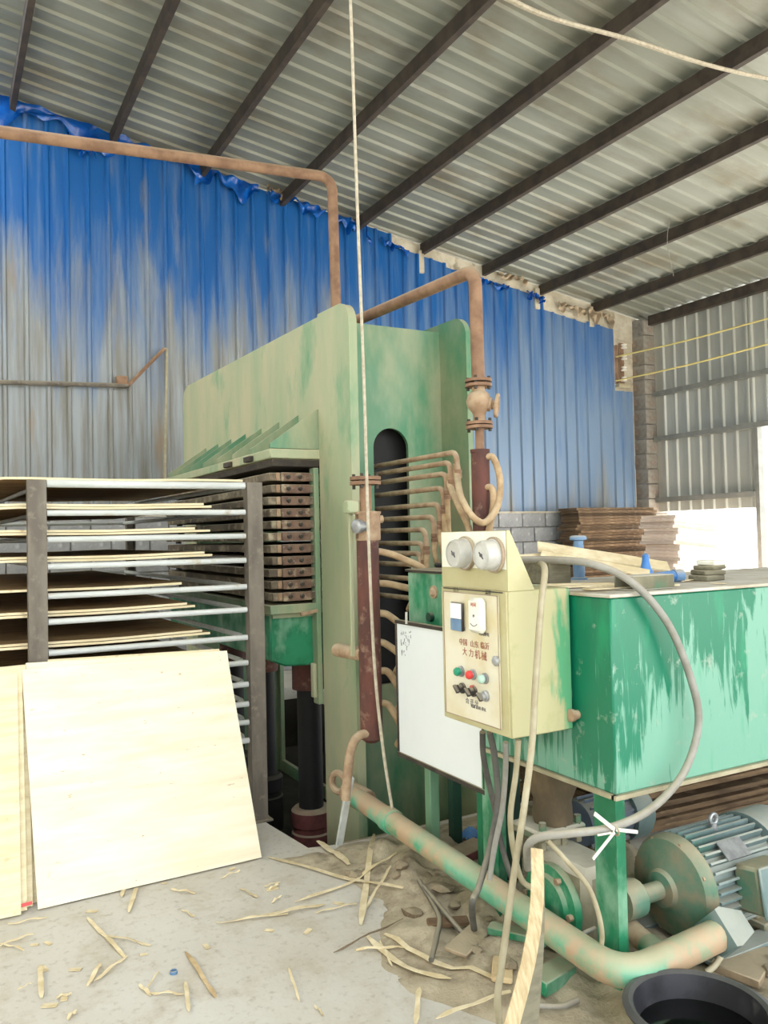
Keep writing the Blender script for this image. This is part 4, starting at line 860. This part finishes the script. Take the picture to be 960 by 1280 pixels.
# ================================================================ DIRT, SCRAP ON THE FLOOR
rd = random.Random(4)
bumps = [(rd.uniform(1.5, 3.0), rd.uniform(1.55, 3.5), rd.uniform(.06, .22), rd.uniform(.015, .06)) for _ in range(46)]
def dirtz(x, y):
    e = min((x-1.35)/.35, (2.98-x)/.3, (y-1.3)/.3, (3.78-y)/.25)
    if x < 2.4: e = min(e, (x-1.28-.30*abs(math.sin(y*2.3+.4)))/.3)
    e = max(-.2, min(1, e))
    z = .02+.012*math.sin(x*17+y*9)+.01*math.sin(x*31-y*23)+.006*math.sin(x*67+y*51)
    for bx_, by_, r_, h_ in bumps:
        d = ((x-bx_)**2+(y-by_)**2)/(r_*r_)
        if d < 4: z += h_*math.exp(-d*1.4)
    return (z+.02)*max(e, 0)-.006+min(e, 0)*.02
gm = G().grid(lambda u, v: (1.2+2.4*u, 1.2+2.6*v, dirtz(1.2+2.4*u, 1.2+2.6*v)), 120, 130)
solo(gm, 'dirt_heap', 'dirt', 'brown dirt and dust heap under the tank and pipes', 'dirt', kind='stuff', angle=70)
def onfloor(p):
    h_ = dirtz(p.x, p.y) if 1.2 < p.x < 3.6 and 1.2 < p.y < 3.8 else 0
    return Vector((p.x, p.y, max(h_, 0)))
ks = 0
def scrap(pts, wpx, m='strip', lift=.004, label=None, group=None, name='veneer_strip'):
    global ks; ks += 1
    P = []
    for x, y in pts:
        p = PZ(x, y, 0); p = onfloor(p); P.append(p)
    if len(P) == 2: P = [P[0], (P[0]+P[1])/2+Vector((0, 0, .004)), P[1]]
    for p in P: p.z = max(p.z, onfloor(p).z)
    pts3 = sm(P, 4); dep = (P[0]-CAM).length; w = max(.006, wpx*dep/F*.85); gm = G(); rr_ = random.Random(ks); t = .0022
    for i, p in enumerate(pts3):
        d = (pts3[min(i+1, len(pts3)-1)]-pts3[max(i-1, 0)]); d.z = 0; d.normalize(); s_ = Vector((-d.y, d.x, 0)); f = .45 if i in (0, len(pts3)-1) else 1
        ww = w*f*rr_.uniform(.8, 1.1)/2; z = Vector((0, 0, max(p.z, onfloor(p).z)+lift+.003*math.sin(i*1.3+ks)-p.z+.002)); tl_ = Vector((0, 0, rr_.uniform(-.002, .002)))
        gm.v += [p+z+s_*ww+tl_, p+z-s_*ww-tl_, p+z-s_*ww-tl_+Vector((0, 0, t)), p+z+s_*ww+tl_+Vector((0, 0, t))]
    n = len(pts3)
    for i in range(n-1):
        for k in range(4): gm.f.append((i*4+k, i*4+(k+1) % 4, i*4+4+(k+1) % 4, i*4+4+k))
    gm.f += [(3, 2, 1, 0), (n*4-4, n*4-3, n*4-2, n*4-1)]
    solo(gm, name, m, label or 'short thin veneer strip lying flat on the bare concrete floor', 'veneer strip', group or ('veneer strips on the concrete' if not label else None))
SL = [([(109, 1150), (157, 1199)], 5), ([(124, 1169), (189, 1184)], 3), ([(159, 1197), (118, 1229)], 4), ([(126, 1206), (109, 1236)], 5), ([(50, 1208), (52, 1251)], 6), ([(0, 1184), (43, 1169)], 3), ([(0, 1182), (30, 1189)], 3),
      ([(174, 1234), (188, 1246)], 5), ([(188, 1244), (232, 1245)], 4), ([(232, 1229), (236, 1268)], 5), ([(199, 1216), (184, 1238)], 2), ([(171, 1111), (161, 1142)], 6), ([(157, 1109), (152, 1122)], 5), ([(214, 1114), (244, 1118)], 3),
      ([(270, 1156), (360, 1144)], 3), ([(227, 1139), (243, 1148)], 3), ([(300, 1112), (322, 1124)], 3), ([(337, 1113), (349, 1107)], 4), ([(22, 1240), (41, 1231)], 2), ([(361, 1214), (374, 1253)], 3), ([(393, 1260), (405, 1272)], 3),
      ([(330, 1110), (350, 1105)], 3), ([(70, 1249), (90, 1245)], 5), ([(445, 1189), (505, 1190)], 4), ([(395, 1143), (447, 1131)], 3), ([(96, 1266), (84, 1276)], 4), ([(10, 1158), (60, 1148)], 3), ([(275, 1100), (300, 1090)], 3), ([(340, 1130), (352, 1122)], 3)]
for p, w in SL: scrap(p, w)
for p, w, lb in (([(335, 1073), (420, 1097), (504, 1122)], 6, 'long veneer strip crossing from the rack foot to the dirt heap'), ([(468, 1045), (458, 1110), (451, 1159)], 8, 'wide veneer strip with split end lying across the other strips'), ([(369, 1131), (447, 1103), (496, 1081)], 5, 'curved veneer strip arching over the crossing pile'),
                 ([(320, 1150), (406, 1133)], 6, 'broad pale veneer strip pointing at the crossing pile'), ([(459, 1174), (507, 1214), (564, 1236)], 8, 'wide curved veneer strip at the foot of the dirt heap'), ([(481, 1172), (545, 1214), (639, 1251)], 7, 'longest veneer strip running to the standing plank'),
                 ([(524, 1240), (520, 1285)], 7, 'veneer strip pointing up from the front floor beside the dirt'), ([(545, 1277), (639, 1259)], 7, 'flat veneer strip ending at the standing plank base'), ([(397, 1054), (436, 1086)], 9, 'bent veneer strip lying over the pit edge'), ([(489, 1096), (457, 1139)], 4, 'narrow veneer strip leaning under the crossing pile'),
                 ([(475, 1180), (490, 1212)], 3, 'thin veneer sliver between the two long curved strips')): scrap(p, w, label=lb, lift=.008)
scrap([(417, 1193), (504, 1159)], 3, 'strip_dark', label='thin dark stick lying on the concrete near the dirt heap'); scrap([(232, 1191), (270, 1250)], 6, 'veneer_edge', label='brownish veneer strip lying alone on the concrete'); scrap([(107, 1060+0), (107, 1061)], 1, label='tiny chip') if False else None
for x, y in ((94, 1213), (43, 1182), (60, 1180), (62, 1258), (80, 1248), (90, 1268), (55, 1212), (115, 1140), (290, 1087), (423, 1130), (340, 1112), (205, 1105), (258, 1184), (337, 1164), (385, 1165), (180, 1194)):
    p = PZ(x, y, 0); a = rd.uniform(0, 3); w = rd.uniform(.012, .03); gm = G(); gm.bx(-w, w, -w*.5, w*.5, 0, .003, Matrix.Translation((p.x, p.y, .002)) @ Matrix.Rotation(a, 4, 'Z') @ Matrix.Rotation(.06, 4, 'X'))
    solo(gm, 'wood_chip', 'strip', 'tiny veneer chip on the concrete floor', 'wood chip', 'veneer chips on the floor')
p = PZ(217, 1217, 0); solo(G().lathe(p, (0, 0, 1), [(.013, 0), (.014, .003), (.013, .011), (.011, .012), (.011, .004), (.001, .004)], 18), 'bottle_cap', 'blue_dusty', 'small blue bottle cap lying on the concrete floor', 'bottle cap')
# standing plank and split veneer in front of the pump
a, b = PZ(655, 1292, .0), PY(690, 1056, 1.98)
gm = G(); A0, A1_, B0, B1 = PY(640, 1290, 1.80), PY(672, 1290, 1.84), PY(671, 1062, 1.99), PY(684, 1060, 2.0)
def lathp(p0, p1, q0, q1, t, mid):
    gm = G(); n = 6
    for k in range(n+1):
        s_ = k/n; bow = mid*math.sin(s_*math.pi)
        u, v = p0.lerp(q0, s_)+bow, p1.lerp(q1, s_)+bow; gm.v += [u, v, v+Vector((.3*t, t, 0)), u+Vector((.3*t, t, 0))]
    for i in range(n):
        for k in range(4): gm.f.append((i*4+k, i*4+(k+1) % 4, i*4+4+(k+1) % 4, i*4+4+k))
    gm.f += [(3, 2, 1, 0), (n*4, n*4+1, n*4+2, n*4+3)]
    return gm
dl = Vector((0, 0, -.02))
solo(lathp(PY(628, 1288, 1.80), PY(648, 1288, 1.82), PY(664, 1060, 2.0), PY(679, 1062, 2.0), .004, Vector((.035, 0, 0))), 'veneer_plank', 'strip_tan', 'cream split veneer strip standing upright in front of the gear pump', 'veneer strip')
solo(lathp(PY(649, 1288, 1.835), PY(672, 1288, 1.845), PY(668, 1100, 2.01), PY(680, 1075, 2.01), .012, Vector((.012, 0, 0))), 'grey_board', 'grey_wood', 'grey brown board standing behind the split veneer strip', 'board')
# rubble in the dirt
rb = G().lathe((0, 0, 0), (0, 0, 1), [(.6, -.4), (1, -.1), (.9, .3), (.4, .5)], 7)
for i, v in enumerate(rb.v): v += Vector((math.sin(i*3.1), math.cos(i*5.7), math.sin(i*7.9)))*.14
rme = rb.mesh('rubble_lump', 'rubble')
for k in range(34):
    x_, y_ = (rd.uniform(1.6, 2.3), rd.uniform(2.1, 3.4)) if k % 3 else (rd.uniform(2.1, 2.9), rd.uniform(1.6, 1.95))
    s_ = rd.uniform(.018, .05); o = new('rubble_lump', rme, None, Vector((x_, y_, dirtz(x_, y_)+s_*.2))); o.scale = (s_, s_*.8, s_*.7); o.rotation_euler = (rd.uniform(-.3, .3), rd.uniform(-.3, .3), rd.uniform(0, 6))
    tag(o, 'dusty rubble lump half sunk in the dirt heap', 'rubble', 'rubble lumps in the dirt')

# loose odds and ends round the dirt heap
def chunk(px, py, l, w, t, rz, name, m, label, cat):
    p = onfloor(PZ(px, py, .03)); gm = G(); gm.bx(-l/2, l/2, -w/2, w/2, 0, t, Matrix.Translation((p.x, p.y, p.z+.004)) @ Matrix.Rotation(rz, 4, 'Z') @ Matrix.Rotation(.08, 4, 'X')); solo(gm, name, m, label, cat, bevel=.004)
chunk(648, 1190, .22, .05, .03, -1.0, 'wood_offcut', 'green_paint', 'green painted wood offcut lying in the dirt below the thick pipe', 'offcut')
chunk(585, 1192, .2, .09, .015, .5, 'wood_offcut', 'rubble', 'brown broken board lying on the dirt heap', 'offcut')
chunk(560, 1160, .16, .05, .02, -.4, 'wood_offcut', 'veneer_brown', 'dark broken wood piece near the dark cables', 'offcut')
chunk(628, 1225, .14, .07, .02, .9, 'wood_offcut', 'veneer_edge', 'tan wood piece beside the cream power cable', 'offcut')
chunk(690, 1235, .16, .08, .05, .2, 'wood_offcut', 'green_paint', 'chipped green block behind the standing plank', 'offcut')
chunk(585, 1078, .2, .1, .06, .3, 'clay_brick', 'red_oxide', 'dusty red brick on the ground behind the thick pipe', 'brick')
chunk(930, 1215, .24, .16, .03, .4, 'wood_offcut', 'rubble', 'torn brown board lying beside the black tub', 'offcut')
p = onfloor(PZ(588, 1052, .03)); gm = G().grid(lambda u, v: (p.x-.05+.1*u, p.y-.04+.08*v, p.z+.02+.035*math.sin(u*3.1)*math.sin(v*3.1)+.008*math.sin(u*17+v*9)), 10, 8)
solo(gm, 'blue_rag', 'blue_plastic', 'crumpled blue rag on the ground beside the green post', 'rag', solid=.003)
